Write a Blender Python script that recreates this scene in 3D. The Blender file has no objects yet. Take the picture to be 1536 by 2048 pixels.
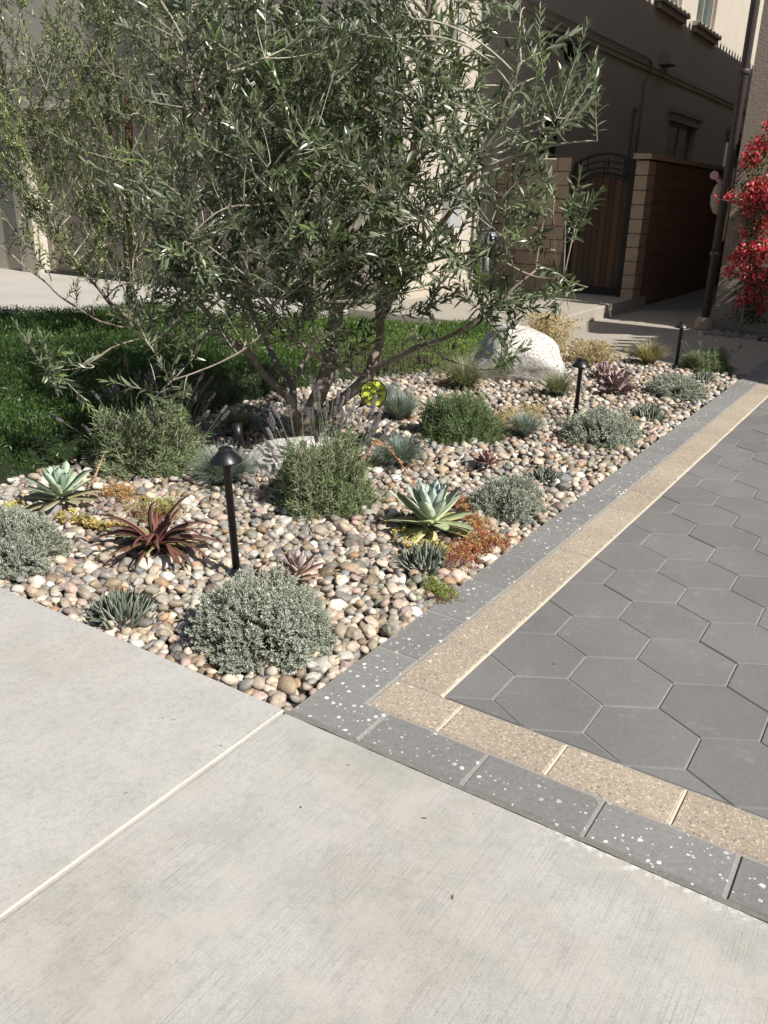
import bpy, bmesh, math, random
import numpy as np
from mathutils import Vector, Matrix, noise
rng = np.random.default_rng(7); random.seed(7)
R_ = math.radians
scene = bpy.context.scene
COL = scene.collection

# ---------------------------------------------------------------- camera
CAM_H = 1.5848
W = np.array([[0.999618, 0.0276228, 0.0], [0.0097778, -0.3538417, 0.9352542], [0.0258343, -0.9348973, -0.3539768]])
FPX = 1670.9
cam_d = bpy.data.cameras.new('camera'); cam = bpy.data.objects.new('camera', cam_d); COL.objects.link(cam)
M = Matrix(((W[0, 0], -W[0, 1], -W[0, 2], 0), (W[1, 0], -W[1, 1], -W[1, 2], 0), (W[2, 0], -W[2, 1], -W[2, 2], CAM_H), (0, 0, 0, 1)))
cam.matrix_world = M
cam_d.sensor_fit = 'VERTICAL'; cam_d.sensor_height = 24.0; cam_d.sensor_width = 18.0
cam_d.lens = FPX / 2048 * 24.0
cam_d.clip_start = 0.05; cam_d.clip_end = 500
scene.camera = cam

# ---------------------------------------------------------------- light
SUN_AZ, SUN_EL = R_(-42), R_(44)
world = bpy.data.worlds.new('World'); scene.world = world; world.use_nodes = True
nt = world.node_tree; nt.nodes.clear()
sky = nt.nodes.new('ShaderNodeTexSky'); sky.sky_type = 'NISHITA'; sky.sun_disc = False
sky.sun_elevation = SUN_EL; sky.sun_rotation = math.pi / 2 - SUN_AZ; sky.air_density = 1.0; sky.dust_density = 1.5
bg = nt.nodes.new('ShaderNodeBackground'); bg.inputs[1].default_value = 0.05
wo = nt.nodes.new('ShaderNodeOutputWorld')
nt.links.new(sky.outputs[0], bg.inputs[0]); nt.links.new(bg.outputs[0], wo.inputs[0])
sun_d = bpy.data.lights.new('sun', 'SUN'); sun_d.energy = 5.0; sun_d.angle = R_(0.53); sun_d.color = (1.0, 0.955, 0.885)
sun = bpy.data.objects.new('sun', sun_d); COL.objects.link(sun)
sv = Vector((math.cos(SUN_AZ) * math.cos(SUN_EL), math.sin(SUN_AZ) * math.cos(SUN_EL), math.sin(SUN_EL)))
sun.rotation_euler = sv.to_track_quat('Z', 'Y').to_euler(); sun.location = (6, -6, 8)
vs = scene.view_settings; vs.view_transform = 'Standard'; vs.look = 'None'; vs.exposure = 0.42; vs.gamma = 1.0
vs.use_curve_mapping = False
scene.cycles.max_bounces = 7; scene.cycles.diffuse_bounces = 4; scene.cycles.transparent_max_bounces = 6

# ---------------------------------------------------------------- helpers
A_ = R_(57.2)
T2 = np.array([math.cos(A_), math.sin(A_)]); T1 = np.array([math.sin(A_), -math.cos(A_)])
K0 = np.array([-0.293, 2.325])                       # corner of the driveway edging
def H(n1, n2, z=0.0):                                # house axes -> world
    p = T1 * n1 + T2 * n2; return Vector((p[0], p[1], z))
def KP(a, b, z=0.0):                                 # edging axes -> world
    p = K0 + T1 * a + T2 * b; return Vector((p[0], p[1], z))
def ray(u, v): return W @ np.array([(u - 768) / FPX, (v - 1024) / FPX, 1.0])
def P(u, v, z=0.0):                                  # where a line of sight meets height z
    d = ray(u, v); t = (z - CAM_H) / d[2]; return Vector((d[0] * t, d[1] * t, z))
def PY(u, v, Y):
    d = ray(u, v); t = Y / d[1]; return Vector((d[0] * t, Y, CAM_H + d[2] * t))
HROT = A_ - math.pi / 2                               # local +y -> T2, local +x -> T1

def link(o, parent=None):
    COL.objects.link(o)
    if parent is not None: o.parent = parent
    return o
def tag(o, label=None, cat=None, group=None, kind=None):
    if label: o['label'] = label
    if cat: o['category'] = cat
    if group: o['group'] = group
    if kind: o['kind'] = kind
    return o
def thing(name, label, cat, loc=(0, 0, 0), rz=0.0, group=None):
    o = bpy.data.objects.new(name, None); link(o); o.location = loc; o.rotation_euler = (0, 0, rz)
    o.empty_display_size = 0.1
    return tag(o, label, cat, group)
def copy_tree(o, parent=None):
    c = o.copy(); COL.objects.link(c)
    if parent is not None: c.parent = parent
    for ch in list(o.children): copy_tree(ch, c)
    return c

class MB:
    """collects vertices, faces, vertex colours"""
    def __init__(s): s.v = []; s.f = []; s.c = []; s.n = 0
    def add(s, v, f, c=(1, 1, 1)):
        v = np.asarray(v, float).reshape(-1, 3); c = np.asarray(c, float)
        if c.ndim == 1: c = np.tile(c[:3], (len(v), 1))
        s.v.append(v); s.c.append(c)
        if isinstance(f, np.ndarray): s.f.append(f + s.n)
        else: s.f.append([[i + s.n for i in q] for q in f])
        s.n += len(v)
    def box(s, x0, x1, y0, y1, z0, z1, c=(1, 1, 1), fn=None):
        v = [(x, y, z) for z in (z0, z1) for y in (y0, y1) for x in (x0, x1)]
        if fn: v = [tuple(fn(*q)) for q in v]
        s.add(v, [(0, 2, 3, 1), (4, 5, 7, 6), (0, 1, 5, 4), (1, 3, 7, 5), (3, 2, 6, 7), (2, 0, 4, 6)], c)
    def tube(s, pts, rad, n=6, c=(1, 1, 1), cap=True):
        pts = np.asarray([tuple(p) for p in pts], float); m = len(pts)
        rad = np.full(m, rad) if np.isscalar(rad) else np.asarray(rad, float)
        tg = np.gradient(pts, axis=0); tg /= np.linalg.norm(tg, axis=1)[:, None] + 1e-9
        ref = np.array([0.31, 0.2, 0.93]) if abs(tg[0, 2]) < 0.9 else np.array([1.0, 0.1, 0])
        ring = []; a = np.arange(n) / n * 2 * np.pi
        for i in range(m):
            x = np.cross(tg[i], ref); x /= np.linalg.norm(x) + 1e-9; y = np.cross(tg[i], x)
            ring.append(pts[i] + rad[i] * (np.cos(a)[:, None] * x + np.sin(a)[:, None] * y))
        f = []
        for i in range(m - 1):
            for j in range(n):
                k = (j + 1) % n; f.append((i * n + j, i * n + k, (i + 1) * n + k, (i + 1) * n + j))
        if cap: f.append(tuple(range(n))[::-1]); f.append(tuple((m - 1) * n + j for j in range(n)))
        s.add(np.concatenate(ring), f, c)
    def lathe(s, prof, n=20, c=(1, 1, 1), org=(0, 0, 0)):
        a = np.arange(n) / n * 2 * np.pi; v = []
        for r, z in prof: v += [(org[0] + r * math.cos(t), org[1] + r * math.sin(t), org[2] + z) for t in a]
        f = []
        for i in range(len(prof) - 1):
            for j in range(n):
                k = (j + 1) % n; f.append((i * n + j, i * n + k, (i + 1) * n + k, (i + 1) * n + j))
        s.add(v, f, c)
    def mesh(s, name, mat, smooth=False):
        v = np.concatenate(s.v); c = np.concatenate(s.c)
        me = bpy.data.meshes.new(name)
        sizes = []; loops = []
        for f in s.f:
            if isinstance(f, np.ndarray): sizes.append(np.full(len(f), f.shape[1])); loops.append(f.ravel())
            else:
                sizes.append(np.array([len(q) for q in f])); loops.append(np.array([i for q in f for i in q]))
        sizes = np.concatenate(sizes).astype(np.int32); loops = np.concatenate(loops).astype(np.int32)
        me.vertices.add(len(v)); me.vertices.foreach_set('co', v.ravel())
        me.loops.add(len(loops)); me.loops.foreach_set('vertex_index', loops)
        st = np.zeros(len(sizes), np.int32); st[1:] = np.cumsum(sizes)[:-1]
        me.polygons.add(len(sizes)); me.polygons.foreach_set('loop_start', st); me.polygons.foreach_set('loop_total', sizes)
        at = me.color_attributes.new('Col', 'FLOAT_COLOR', 'POINT')
        at.data.foreach_set('color', np.c_[c, np.ones(len(c))].astype(np.float32).ravel())
        me.update(calc_edges=True); me.validate(); me.polygons.foreach_set('use_smooth', np.full(len(me.polygons), bool(smooth)))
        me.materials.append(mat); return me
    def build(s, name, mat, parent=None, smooth=False):
        return link(bpy.data.objects.new(name, s.mesh(name, mat, smooth)), parent)
def inst(name, me, parent=None, loc=(0, 0, 0), rot=(0, 0, 0), sc=(1, 1, 1)):
    o = bpy.data.objects.new(name, me); link(o, parent); o.location = loc; o.rotation_euler = rot; o.scale = sc; return o

# ---------------------------------------------------------------- materials
def new_mat(name, rough=0.7, spec=0.3):
    m = bpy.data.materials.new(name); m.use_nodes = True; t = m.node_tree
    b = t.nodes['Principled BSDF']; b.inputs['Roughness'].default_value = rough
    b.inputs['Specular IOR Level'].default_value = spec
    return m, t, b
def N(t, typ, **k):
    n = t.nodes.new(typ)
    for a, b in k.items(): setattr(n, a, b)
    return n
def geo_pos(t): return N(t, 'ShaderNodeNewGeometry').outputs['Position']
def obj_pos(t): return N(t, 'ShaderNodeTexCoord').outputs['Object']
def mapping(t, src, scale=(1, 1, 1), rz=0):
    m = N(t, 'ShaderNodeMapping'); m.inputs['Scale'].default_value = scale; m.inputs['Rotation'].default_value = (0, 0, rz)
    t.links.new(src, m.inputs[0]); return m.outputs[0]
def nz(t, src, scale, detail=4, rough=0.55):
    n = N(t, 'ShaderNodeTexNoise'); n.inputs['Scale'].default_value = scale; n.inputs['Detail'].default_value = detail
    n.inputs['Roughness'].default_value = rough; t.links.new(src, n.inputs['Vector']); return n.outputs['Fac']
def ramp(t, src, stops):
    r = N(t, 'ShaderNodeValToRGB'); e = r.color_ramp.elements
    while len(e) < len(stops): e.new(0.5)
    for i, (p, c) in enumerate(stops):
        e[i].position = p; e[i].color = (c, c, c, 1) if np.isscalar(c) else (*c, 1)
    t.links.new(src, r.inputs[0]); return r.outputs[0]
def mix(t, fac, a, b, mode='MIX'):
    m = N(t, 'ShaderNodeMix', data_type='RGBA', blend_type=mode)
    for s, x in ((m.inputs[0], fac), (m.inputs[6], a), (m.inputs[7], b)):
        if hasattr(x, 'is_linked'): t.links.new(x, s)
        elif np.isscalar(x): s.default_value = x
        else: s.default_value = (*x, 1)
    return m.outputs[2]
def bump(t, b, src, strength, dist=0.01):
    n = N(t, 'ShaderNodeBump'); n.inputs['Strength'].default_value = strength; n.inputs['Distance'].default_value = dist
    t.links.new(src, n.inputs['Height']); t.links.new(n.outputs[0], b.inputs['Normal'])
def vcol(t):
    a = N(t, 'ShaderNodeVertexColor'); a.layer_name = 'Col'; return a.outputs[0]

def mat_simple(name, col, rough=0.6, metal=0, var=0.12, scale=20, bmp=0.0, spec=0.3):
    m, t, b = new_mat(name, rough, spec); b.inputs['Metallic'].default_value = metal
    f = nz(t, geo_pos(t), scale)
    c = mix(t, f, tuple(x * (1 - var) for x in col), tuple(min(1, x * (1 + var)) for x in col))
    t.links.new(c, b.inputs['Base Color'])
    if bmp: bump(t, b, nz(t, geo_pos(t), scale * 6, 3), bmp, 0.004)
    return m
def mat_stucco(name, col, bmp=0.5):
    m, t, b = new_mat(name, 0.9, 0.15)
    p = geo_pos(t); f = nz(t, p, 1.3, 5); g = nz(t, p, 45, 5, 0.65)
    c = mix(t, f, tuple(x * 0.88 for x in col), tuple(x * 1.07 for x in col))
    c = mix(t, 0.22, c, ramp(t, g, [(0.3, 0.25), (0.7, 1.0)]), 'MULTIPLY')
    t.links.new(c, b.inputs['Base Color']); bump(t, b, g, bmp, 0.012); return m
def mat_concrete(name, col, rz, streak=0.5, stain=0.5, warm=(0.5, 0.42, 0.33)):
    m, t, b = new_mat(name, 0.85, 0.2); p = geo_pos(t)
    big = nz(t, p, 1.1, 6, 0.6); mid = nz(t, p, 7, 6, 0.65); fine = nz(t, p, 160, 4, 0.7)
    st = nz(t, mapping(t, mapping(t, p, (1, 1, 1), rz), (210, 4, 1)), 1.0, 5, 0.7)
    c = mix(t, ramp(t, big, [(0.38, 0.0), (0.68, 1.0)]), tuple(x * 1.10 for x in col), tuple(x * 0.97 for x in col))
    wf = ramp(t, nz(t, mapping(t, p, (1, 1, 1), 0.5), 1.9, 4), [(0.46, 0.0), (0.7, stain)])
    c = mix(t, wf, c, warm)
    gf = ramp(t, nz(t, mapping(t, p, (1, 1.3, 1), 1.5), 2.3, 5), [(0.5, 0.0), (0.75, stain * 0.8)])
    c = mix(t, gf, c, (col[0] * 0.76, col[1] * 0.775, col[2] * 0.72))
    c = mix(t, 0.45, c, ramp(t, mid, [(0.3, 0.82), (0.55, 1.0)]), 'MULTIPLY')
    c = mix(t, streak, c, ramp(t, st, [(0.3, 0.74), (0.5, 1.0)]), 'MULTIPLY')
    c = mix(t, 0.6, c, ramp(t, fine, [(0.32, 0.62), (0.5, 1.0)]), 'MULTIPLY')
    c = mix(t, 0.5, c, ramp(t, nz(t, p, 38, 5, 0.75), [(0.34, 0.72), (0.52, 1.0)]), 'MULTIPLY')
    b1 = nz(t, p, 3.2, 7, 0.7); c = mix(t, ramp(t, b1, [(0.46, 0.0), (0.66, 0.7 * stain)]), c, (col[0] * .76, col[1] * .765, col[2] * .72))
    b2 = nz(t, mapping(t, p, (1, 1, 1), 2.2), 5.5, 6, 0.7); c = mix(t, ramp(t, b2, [(0.48, 0.0), (0.64, 0.8 * stain)]), c, tuple(x * y for x, y in zip(col, (1.06, 1.01, .94))))
    q = mapping(t, p, (1, 1, 1), R_(32.8)); sx = N(t, 'ShaderNodeSeparateXYZ'); t.links.new(q, sx.inputs[0])
    ka, kb = K0 @ T1, K0 @ T2
    mr = N(t, 'ShaderNodeMapRange'); mr.inputs[1].default_value = kb - .20; mr.inputs[2].default_value = kb - .02; t.links.new(sx.outputs[1], mr.inputs[0])
    mr2 = N(t, 'ShaderNodeMapRange'); mr2.inputs[1].default_value = ka + .35; mr2.inputs[2].default_value = ka + .95; t.links.new(sx.outputs[0], mr2.inputs[0])
    em = mix(t, 1.0, mr.outputs[0], mr2.outputs[0], 'MULTIPLY'); ef = nz(t, p, 38, 6, 0.75)
    ad_ = N(t, 'ShaderNodeMath', operation='MULTIPLY'); t.links.new(em, ad_.inputs[0]); t.links.new(ef, ad_.inputs[1])
    c = mix(t, ramp(t, ad_.outputs[0], [(0.46, 0.0), (0.56, 0.6)]), c, (0.74, 0.73, 0.70))
    vo = N(t, 'ShaderNodeTexVoronoi'); vo.inputs['Scale'].default_value = 5; t.links.new(p, vo.inputs['Vector'])
    spot = ramp(t, vo.outputs['Distance'], [(0.010, 0.6), (0.018, 0.0)])
    c = mix(t, spot, c, (0.12, 0.11, 0.1))
    t.links.new(c, b.inputs['Base Color'])
    ad = N(t, 'ShaderNodeMath', operation='ADD'); t.links.new(st, ad.inputs[0]); t.links.new(fine, ad.inputs[1])
    bump(t, b, ad.outputs[0], 0.28, 0.003); return m
def mat_paver(name, col, specks=0.0, speck_col=(0.75, 0.73, 0.69), grain=0.2, dark_grain=0.0):
    m, t, b = new_mat(name, 0.82, 0.25); p = geo_pos(t); oi = N(t, 'ShaderNodeObjectInfo')
    f = nz(t, p, 2.5, 4); g = nz(t, p, 260, 3, 0.7); g2 = nz(t, p, 60, 4, 0.7)
    c = mix(t, f, tuple(x * 0.93 for x in col), tuple(x * 1.06 for x in col))
    c = mix(t, 1.0, c, ramp(t, oi.outputs['Random'], [(0, 0.9), (1, 1.06)]), 'MULTIPLY')
    c = mix(t, 1.0, c, ramp(t, nz(t, p, 1.1, 6, 0.65), [(0.35, 0.86), (0.62, 1.04)]), 'MULTIPLY')
    c = mix(t, ramp(t, nz(t, p, 9, 6, 0.75), [(0.56, 0.0), (0.72, 0.28)]), c, (0.42, 0.40, 0.36))
    c = mix(t, 1.0, c, ramp(t, g, [(0.25, 1 - grain * 1.6), (0.7, 1 + 0.0)]), 'MULTIPLY')
    c = mix(t, 1.0, c, ramp(t, g2, [(0.3, 1 - grain), (0.6, 1.0)]), 'MULTIPLY')
    if dark_grain:
        v = N(t, 'ShaderNodeTexVoronoi'); v.inputs['Scale'].default_value = 190; t.links.new(p, v.inputs['Vector'])
        r = N(t, 'ShaderNodeSeparateColor'); t.links.new(v.outputs['Color'], r.inputs[0])
        k = ramp(t, r.outputs[0], [(0.0, 1.0), (dark_grain, 0.0)])
        c = mix(t, k, c, tuple(x * 0.35 for x in col))
        k2 = ramp(t, r.outputs[1], [(0.8, 0.0), (0.95, 0.7)]); c = mix(t, k2, c, (0.62, 0.54, 0.42))
    if specks:
        for sc, th, lim in ((42, 0.34, specks), (85, 0.3, specks)):
            dn = N(t, 'ShaderNodeTexNoise'); dn.inputs['Scale'].default_value = 120; t.links.new(p, dn.inputs['Vector'])
            pp = mix(t, 0.012, p, dn.outputs['Color'], 'ADD')
            v = N(t, 'ShaderNodeTexVoronoi'); v.inputs['Scale'].default_value = sc; t.links.new(pp, v.inputs['Vector'])
            r = N(t, 'ShaderNodeSeparateColor'); t.links.new(v.outputs['Color'], r.inputs[0])
            a = ramp(t, v.outputs['Distance'], [(th * 0.8, 1.0), (th, 0.0)])
            q = ramp(t, r.outputs[0], [(1 - lim, 0.0), (1 - lim + 0.02, 1.0)])
            mk = ramp(t, nz(t, p, 3.0, 3), [(0.38, 0.25), (0.6, 1.0)])
            k = mix(t, 1.0, a, q, 'MULTIPLY'); k = mix(t, 1.0, k, mk, 'MULTIPLY')
            c = mix(t, k, c, speck_col)
    t.links.new(c, b.inputs['Base Color']); bump(t, b, g2, 0.25, 0.002); return m
def mat_leaf(name, back=None, trans=0.25, rough=0.5, spec=0.35, tint=1.0):
    m, t, b = new_mat(name, rough, spec); c = vcol(t)
    f = nz(t, geo_pos(t), 30, 2)
    c = mix(t, 1.0, c, ramp(t, f, [(0.3, 0.8 * tint), (0.7, 1.15 * tint)]), 'MULTIPLY')
    if back is not None:
        g = N(t, 'ShaderNodeNewGeometry'); c = mix(t, g.outputs['Backfacing'], c, back)
    t.links.new(c, b.inputs['Base Color'])
    if trans:
        tr = N(t, 'ShaderNodeBsdfTranslucent'); cc = mix(t, 1.0, c, (1.25, 1.3, 0.6), 'MULTIPLY'); t.links.new(cc, tr.inputs[0])
        ms = N(t, 'ShaderNodeMixShader'); ms.inputs[0].default_value = trans
        t.links.new(b.outputs[0], ms.inputs[1]); t.links.new(tr.outputs[0], ms.inputs[2])
        t.links.new(ms.outputs[0], t.nodes['Material Output'].inputs[0])
    return m
def mat_pebble(name, use_obj):
    m, t, b = new_mat(name, 0.55, 0.35); p = geo_pos(t)
    c = N(t, 'ShaderNodeObjectInfo').outputs['Color'] if use_obj else vcol(t)
    g = nz(t, p, 90, 4, 0.65); v = nz(t, mapping(t, p, (18, 45, 60), 0.7), 1.0, 4, 0.6)
    c = mix(t, 1.0, c, ramp(t, g, [(0.3, 0.78), (0.7, 1.12)]), 'MULTIPLY')
    c = mix(t, ramp(t, v, [(0.55, 0.0), (0.66, 0.35)]), c, (0.42, 0.37, 0.31))
    c = mix(t, ramp(t, v, [(0.33, 0.3), (0.42, 0.0)]), c, (0.16, 0.13, 0.11))
    t.links.new(c, b.inputs['Base Color']); bump(t, b, g, 0.12, 0.002); return m
def mat_bark(name, c0, c1, sc=22):
    m, t, b = new_mat(name, 0.85, 0.2); p = geo_pos(t)
    f = nz(t, mapping(t, p, (1, 1, 0.25)), sc, 6, 0.7); f2 = nz(t, p, 6, 3)
    c = mix(t, ramp(t, f, [(0.35, 0.0), (0.62, 1.0)]), c0, c1); c = mix(t, ramp(t, f2, [(0.45, 0.0), (0.65, 0.5)]), c, tuple(x * 1.35 for x in c1))
    t.links.new(c, b.inputs['Base Color']); bump(t, b, f, 0.5, 0.01); return m

M_ = {}
M_['walk'] = mat_concrete('walk_concrete', (0.445, 0.437, 0.42), -(R_(57.2) - math.pi / 2), 0.95, 0.8, (0.43, 0.385, 0.33))
M_['walk2'] = mat_concrete('walk_concrete_light', (0.465, 0.455, 0.435), -(R_(57.2) - math.pi / 2), 0.35, 0.4, (0.44, 0.39, 0.34))
M_['drive'] = mat_concrete('drive_concrete', (0.46, 0.435, 0.40), 0.3, 0.1, 0.25, (0.46, 0.41, 0.35))
M_['yard'] = mat_concrete('yard_concrete', (0.36, 0.33, 0.28), 0.3, 0.1, 0.2, (0.36, 0.31, 0.25))
M_['joint'] = mat_simple('joint_edge', (0.56, 0.53, 0.46), 0.85, 0, 0.2, 60, 0.3)
M_['hex'] = mat_paver('hex_paver', (0.212, 0.205, 0.200), 0, grain=0.12)
M_['grey_stone'] = mat_paver('grey_edging', (0.285, 0.28, 0.273), 0.15, grain=0.2)
M_['tan_stone'] = mat_paver('tan_edging', (0.475, 0.40, 0.315), 0.07, (0.72, 0.66, 0.55), grain=0.2, dark_grain=0.10)
M_['sand'] = mat_simple('joint_sand', (0.33, 0.31, 0.28), 0.95, 0, 0.3, 120, 0.5)
M_['sunlit_grout'] = mat_simple('sunlit_joint', (0.66, 0.60, 0.48), 0.9, 0, 0.15, 90, 0.3)
M_['mortar'] = mat_simple('rough_mortar', (0.22, 0.21, 0.185), 0.95, 0, 0.35, 70, 0.8)
M_['soil'] = mat_simple('bed_soil', (0.035, 0.028, 0.022), 0.95, 0, 0.4, 50, 0.6)
M_['peb'] = mat_pebble('river_pebble', True); M_['pebv'] = mat_pebble('river_pebble_mass', False)
M_['stucco'] = mat_stucco('cream_stucco', (0.56, 0.51, 0.435), 0.35)
M_['stucco_r'] = mat_stucco('tan_stucco', (0.40, 0.335, 0.275), 0.8)
M_['stucco_g'] = mat_stucco('grey_stucco', (0.40, 0.37, 0.33), 0.7)
M_['trim'] = mat_stucco('trim_stucco', (0.50, 0.45, 0.375), 0.15)
M_['door'] = mat_simple('garage_door_paint', (0.30, 0.255, 0.21), 0.6, 0, 0.06, 3)
M_['black'] = mat_simple('black_metal', (0.012, 0.012, 0.014), 0.38, 0.0, 0.2, 30, spec=0.5)
M_['gatemetal'] = mat_simple('gate_metal', (0.018, 0.016, 0.015), 0.5, 0.3, 0.2, 30)
M_['pole'] = mat_simple('brown_pipe_paint', (0.075, 0.06, 0.058), 0.45, 0, 0.15, 10)
M_['block'] = mat_simple('block_tan', (0.34, 0.25, 0.185), 0.9, 0, 0.25, 14, 0.6)
M_['blockr'] = mat_simple('block_rough', (0.19, 0.115, 0.08), 0.95, 0, 0.4, 22, 1.0)
M_['glass'] = mat_simple('window_glass', (0.10, 0.13, 0.125), 0.06, 0, 0.4, 1.5, spec=0.8)
M_['frame'] = mat_simple('window_frame', (0.42, 0.35, 0.28), 0.6)
M_['pale'] = mat_simple('pale_metal', (0.45, 0.46, 0.47), 0.45, 0.2, 0.12, 12)
M_['meter'] = mat_simple('meter_grey', (0.22, 0.225, 0.24), 0.45, 0.3, 0.2, 20)
M_['conduit'] = mat_simple('conduit_paint', (0.30, 0.26, 0.21), 0.6)
M_['rust'] = mat_bark('stake_wood', (0.07, 0.03, 0.018), (0.15, 0.065, 0.038), 14)
M_['bark'] = mat_bark('olive_bark', (0.14, 0.11, 0.085), (0.29, 0.245, 0.20))
M_['twig'] = mat_bark('olive_twig', (0.24, 0.22, 0.165), (0.42, 0.39, 0.31), 40)
M_['olive'] = mat_leaf('olive_leaf', (0.20, 0.235, 0.155), 0.2, 0.32, 0.7)
M_['leaf'] = mat_leaf('green_leaf', None, 0.25, 0.5, 0.3)
M_['silver'] = mat_leaf('silver_leaf', None, 0.12, 0.7, 0.2)
M_['succ'] = mat_leaf('succulent_leaf', None, 0.12, 0.5, 0.3)
M_['petal'] = mat_leaf('petal', None, 0.3, 0.6, 0.2)
M_['cover'] = mat_leaf('cover_leaf', None, 0.25, 0.35, 0.5)
M_['tag_y'] = mat_simple('tag_yellow', (0.50, 0.55, 0.07), 0.4, 0, 0.05, 4)
M_['tag_k'] = mat_simple('tag_black', (0.01, 0.01, 0.01), 0.4)
M_['pink'] = mat_simple('pink_disc', (0.55, 0.33, 0.36), 0.6)
M_['tile'] = mat_simple('roof_tile', (0.24, 0.12, 0.08), 0.85, 0, 0.3, 8)
def mat_wood():
    m, t, b = new_mat('gate_wood', 0.4, 0.4); p = obj_pos(t); oi = N(t, 'ShaderNodeObjectInfo')
    f = nz(t, mapping(t, p, (30, 30, 2.0)), 1.0, 6, 0.7)
    c = mix(t, f, (0.008, 0.004, 0.002), (0.05, 0.018, 0.008))
    c = mix(t, ramp(t, oi.outputs['Random'], [(0.7, 0.0), (0.95, 0.6)]), c, (0.12, 0.052, 0.016))
    t.links.new(c, b.inputs['Base Color']); bump(t, b, f, 0.3, 0.004); return m
M_['wood'] = mat_wood()
def mat_granite():
    m, t, b = new_mat('granite', 0.75, 0.3); p = geo_pos(t)
    v = N(t, 'ShaderNodeTexVoronoi'); v.inputs['Scale'].default_value = 125; t.links.new(p, v.inputs['Vector'])
    s = N(t, 'ShaderNodeSeparateColor'); t.links.new(v.outputs['Color'], s.inputs[0])
    f = nz(t, p, 2.5, 4)
    c = mix(t, f, (0.56, 0.54, 0.50), (0.72, 0.70, 0.66))
    c = mix(t, ramp(t, nz(t, p, 7, 6, .7), [(.5, 0.0), (.7, .4)]), c, (.40, .36, .31))
    c = mix(t, ramp(t, s.outputs[0], [(0.76, 0.0), (0.84, 1.0)]), c, (0.2, 0.19, 0.18))
    c = mix(t, ramp(t, s.outputs[1], [(0.8, 0.0), (0.9, 0.7)]), c, (0.36, 0.31, 0.27))
    t.links.new(c, b.inputs['Base Color']); bump(t, b, nz(t, p, 70, 4, 0.7), 0.7, 0.01); return m
M_['granite'] = mat_granite()

# ================================================================ GROUND
def sheet(name, pts, z, mat, thick=0.0, bevel=0.0, parent=None, smooth=False, slope=None):
    """a polygon slab with its own thickness and a chamfered top edge"""
    n = len(pts); mb = MB(); c = np.mean([tuple(p)[:2] for p in pts], axis=0)
    P2 = np.array([tuple(p)[:2] for p in pts])
    def ins(d):
        out = []
        for i in range(n):
            a, b2, c2 = P2[i - 1], P2[i], P2[(i + 1) % n]
            e1 = b2 - a; e1 /= np.linalg.norm(e1) + 1e-12; e2 = c2 - b2; e2 /= np.linalg.norm(e2) + 1e-12
            n1 = np.array([-e1[1], e1[0]]); n2 = np.array([-e2[1], e2[0]]); k = 1 + n1 @ n2
            out.append(b2 + (n1 + n2) * d / max(k, 0.35))
        return np.array(out)
    area = sum(P2[i - 1][0] * P2[i][1] - P2[i][0] * P2[i - 1][1] for i in range(n))
    if area < 0: P2 = P2[::-1].copy()
    if thick <= 0:
        mb.add(np.c_[P2, np.full(n, z)], [tuple(range(n))])
    else:
        rings = [(P2, z - thick)]
        if bevel: rings += [(P2, z - bevel), (ins(bevel), z)]
        else: rings += [(P2, z)]
        v = np.concatenate([np.c_[q, np.full(n, zz)] for q, zz in rings]); f = []
        for r in range(len(rings) - 1):
            for j in range(n):
                k = (j + 1) % n; f.append((r * n + j, r * n + k, (r + 1) * n + k, (r + 1) * n + j))
        f.append(tuple((len(rings) - 1) * n + j for j in range(n)))
        mb.add(v, f)
    return mb.build(name, mat, parent)

g = sheet('ground', [(-150, -150), (150, -150), (150, 150), (-150, 150)], -0.09, M_['soil']); tag(g, kind='structure')

# sidewalk: two poured slabs either side of the control joint, plus more along the street
sw = thing('sidewalk', None, None); tag(sw, kind='structure')
def slab(a0, a1, b0, b1, mat, z, name='slab', bev=.007):
    return sheet(name, [KP(a0, b0), KP(a1, b0), KP(a1, b1), KP(a0, b1)], z, mat, 0.1, bev, sw)
slab(-0.0075, 3.6, -1.9, -0.012, M_['walk'], 0.0)
slab(-1.9, -0.0165, -1.9, -0.006, M_['walk2'], 0.003, bev=.003)
slab(-3.8, -1.915, -1.9, -0.006, M_['walk'], 0.0)
slab(-8.0, -3.815, -1.9, -0.006, M_['walk2'], 0.0)
slab(3.615, 8.0, -1.9, -0.012, M_['walk2'], 0.0)
# ragged pale arris of the joint
mb = MB(); pts = []
for i in range(60):
    b = -1.9 + i / 59 * 1.89; w = 0.0035 + 0.003 * noise.noise(Vector((b * 6, 0, 0))) + 0.001 * random.random()
    pts.append((KP(-0.0172, b, 0.0158), KP(-0.0172 + w * .4, b, 0.009)))
v = [tuple(q) for p in pts for q in p] ; f = [(2 * i, 2 * i + 1, 2 * i + 3, 2 * i + 2) for i in range(59)]
v2 = [(x, y, z - 0.0122) for x, y, z in v]; mb.add(v2, f)
mb.build('joint_edge', M_['joint'], sw)
# kerb and road beyond the sidewalk (behind the camera)
k = sheet('kerb', [KP(-9, -2.1), KP(9, -2.1), KP(9, -1.92), KP(-9, -1.92)], 0.0, M_['walk'], 0.2, 0.02); tag(k, kind='structure')
r_ = sheet('road', [KP(-30, -9), KP(30, -9), KP(30, -2.1), KP(-30, -2.1)], -0.085, M_['soil']); tag(r_, kind='structure')
r_.data.materials[0] = mat_simple('asphalt', (0.05, 0.05, 0.052), 0.9, 0, 0.3, 60, 0.6)

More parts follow.
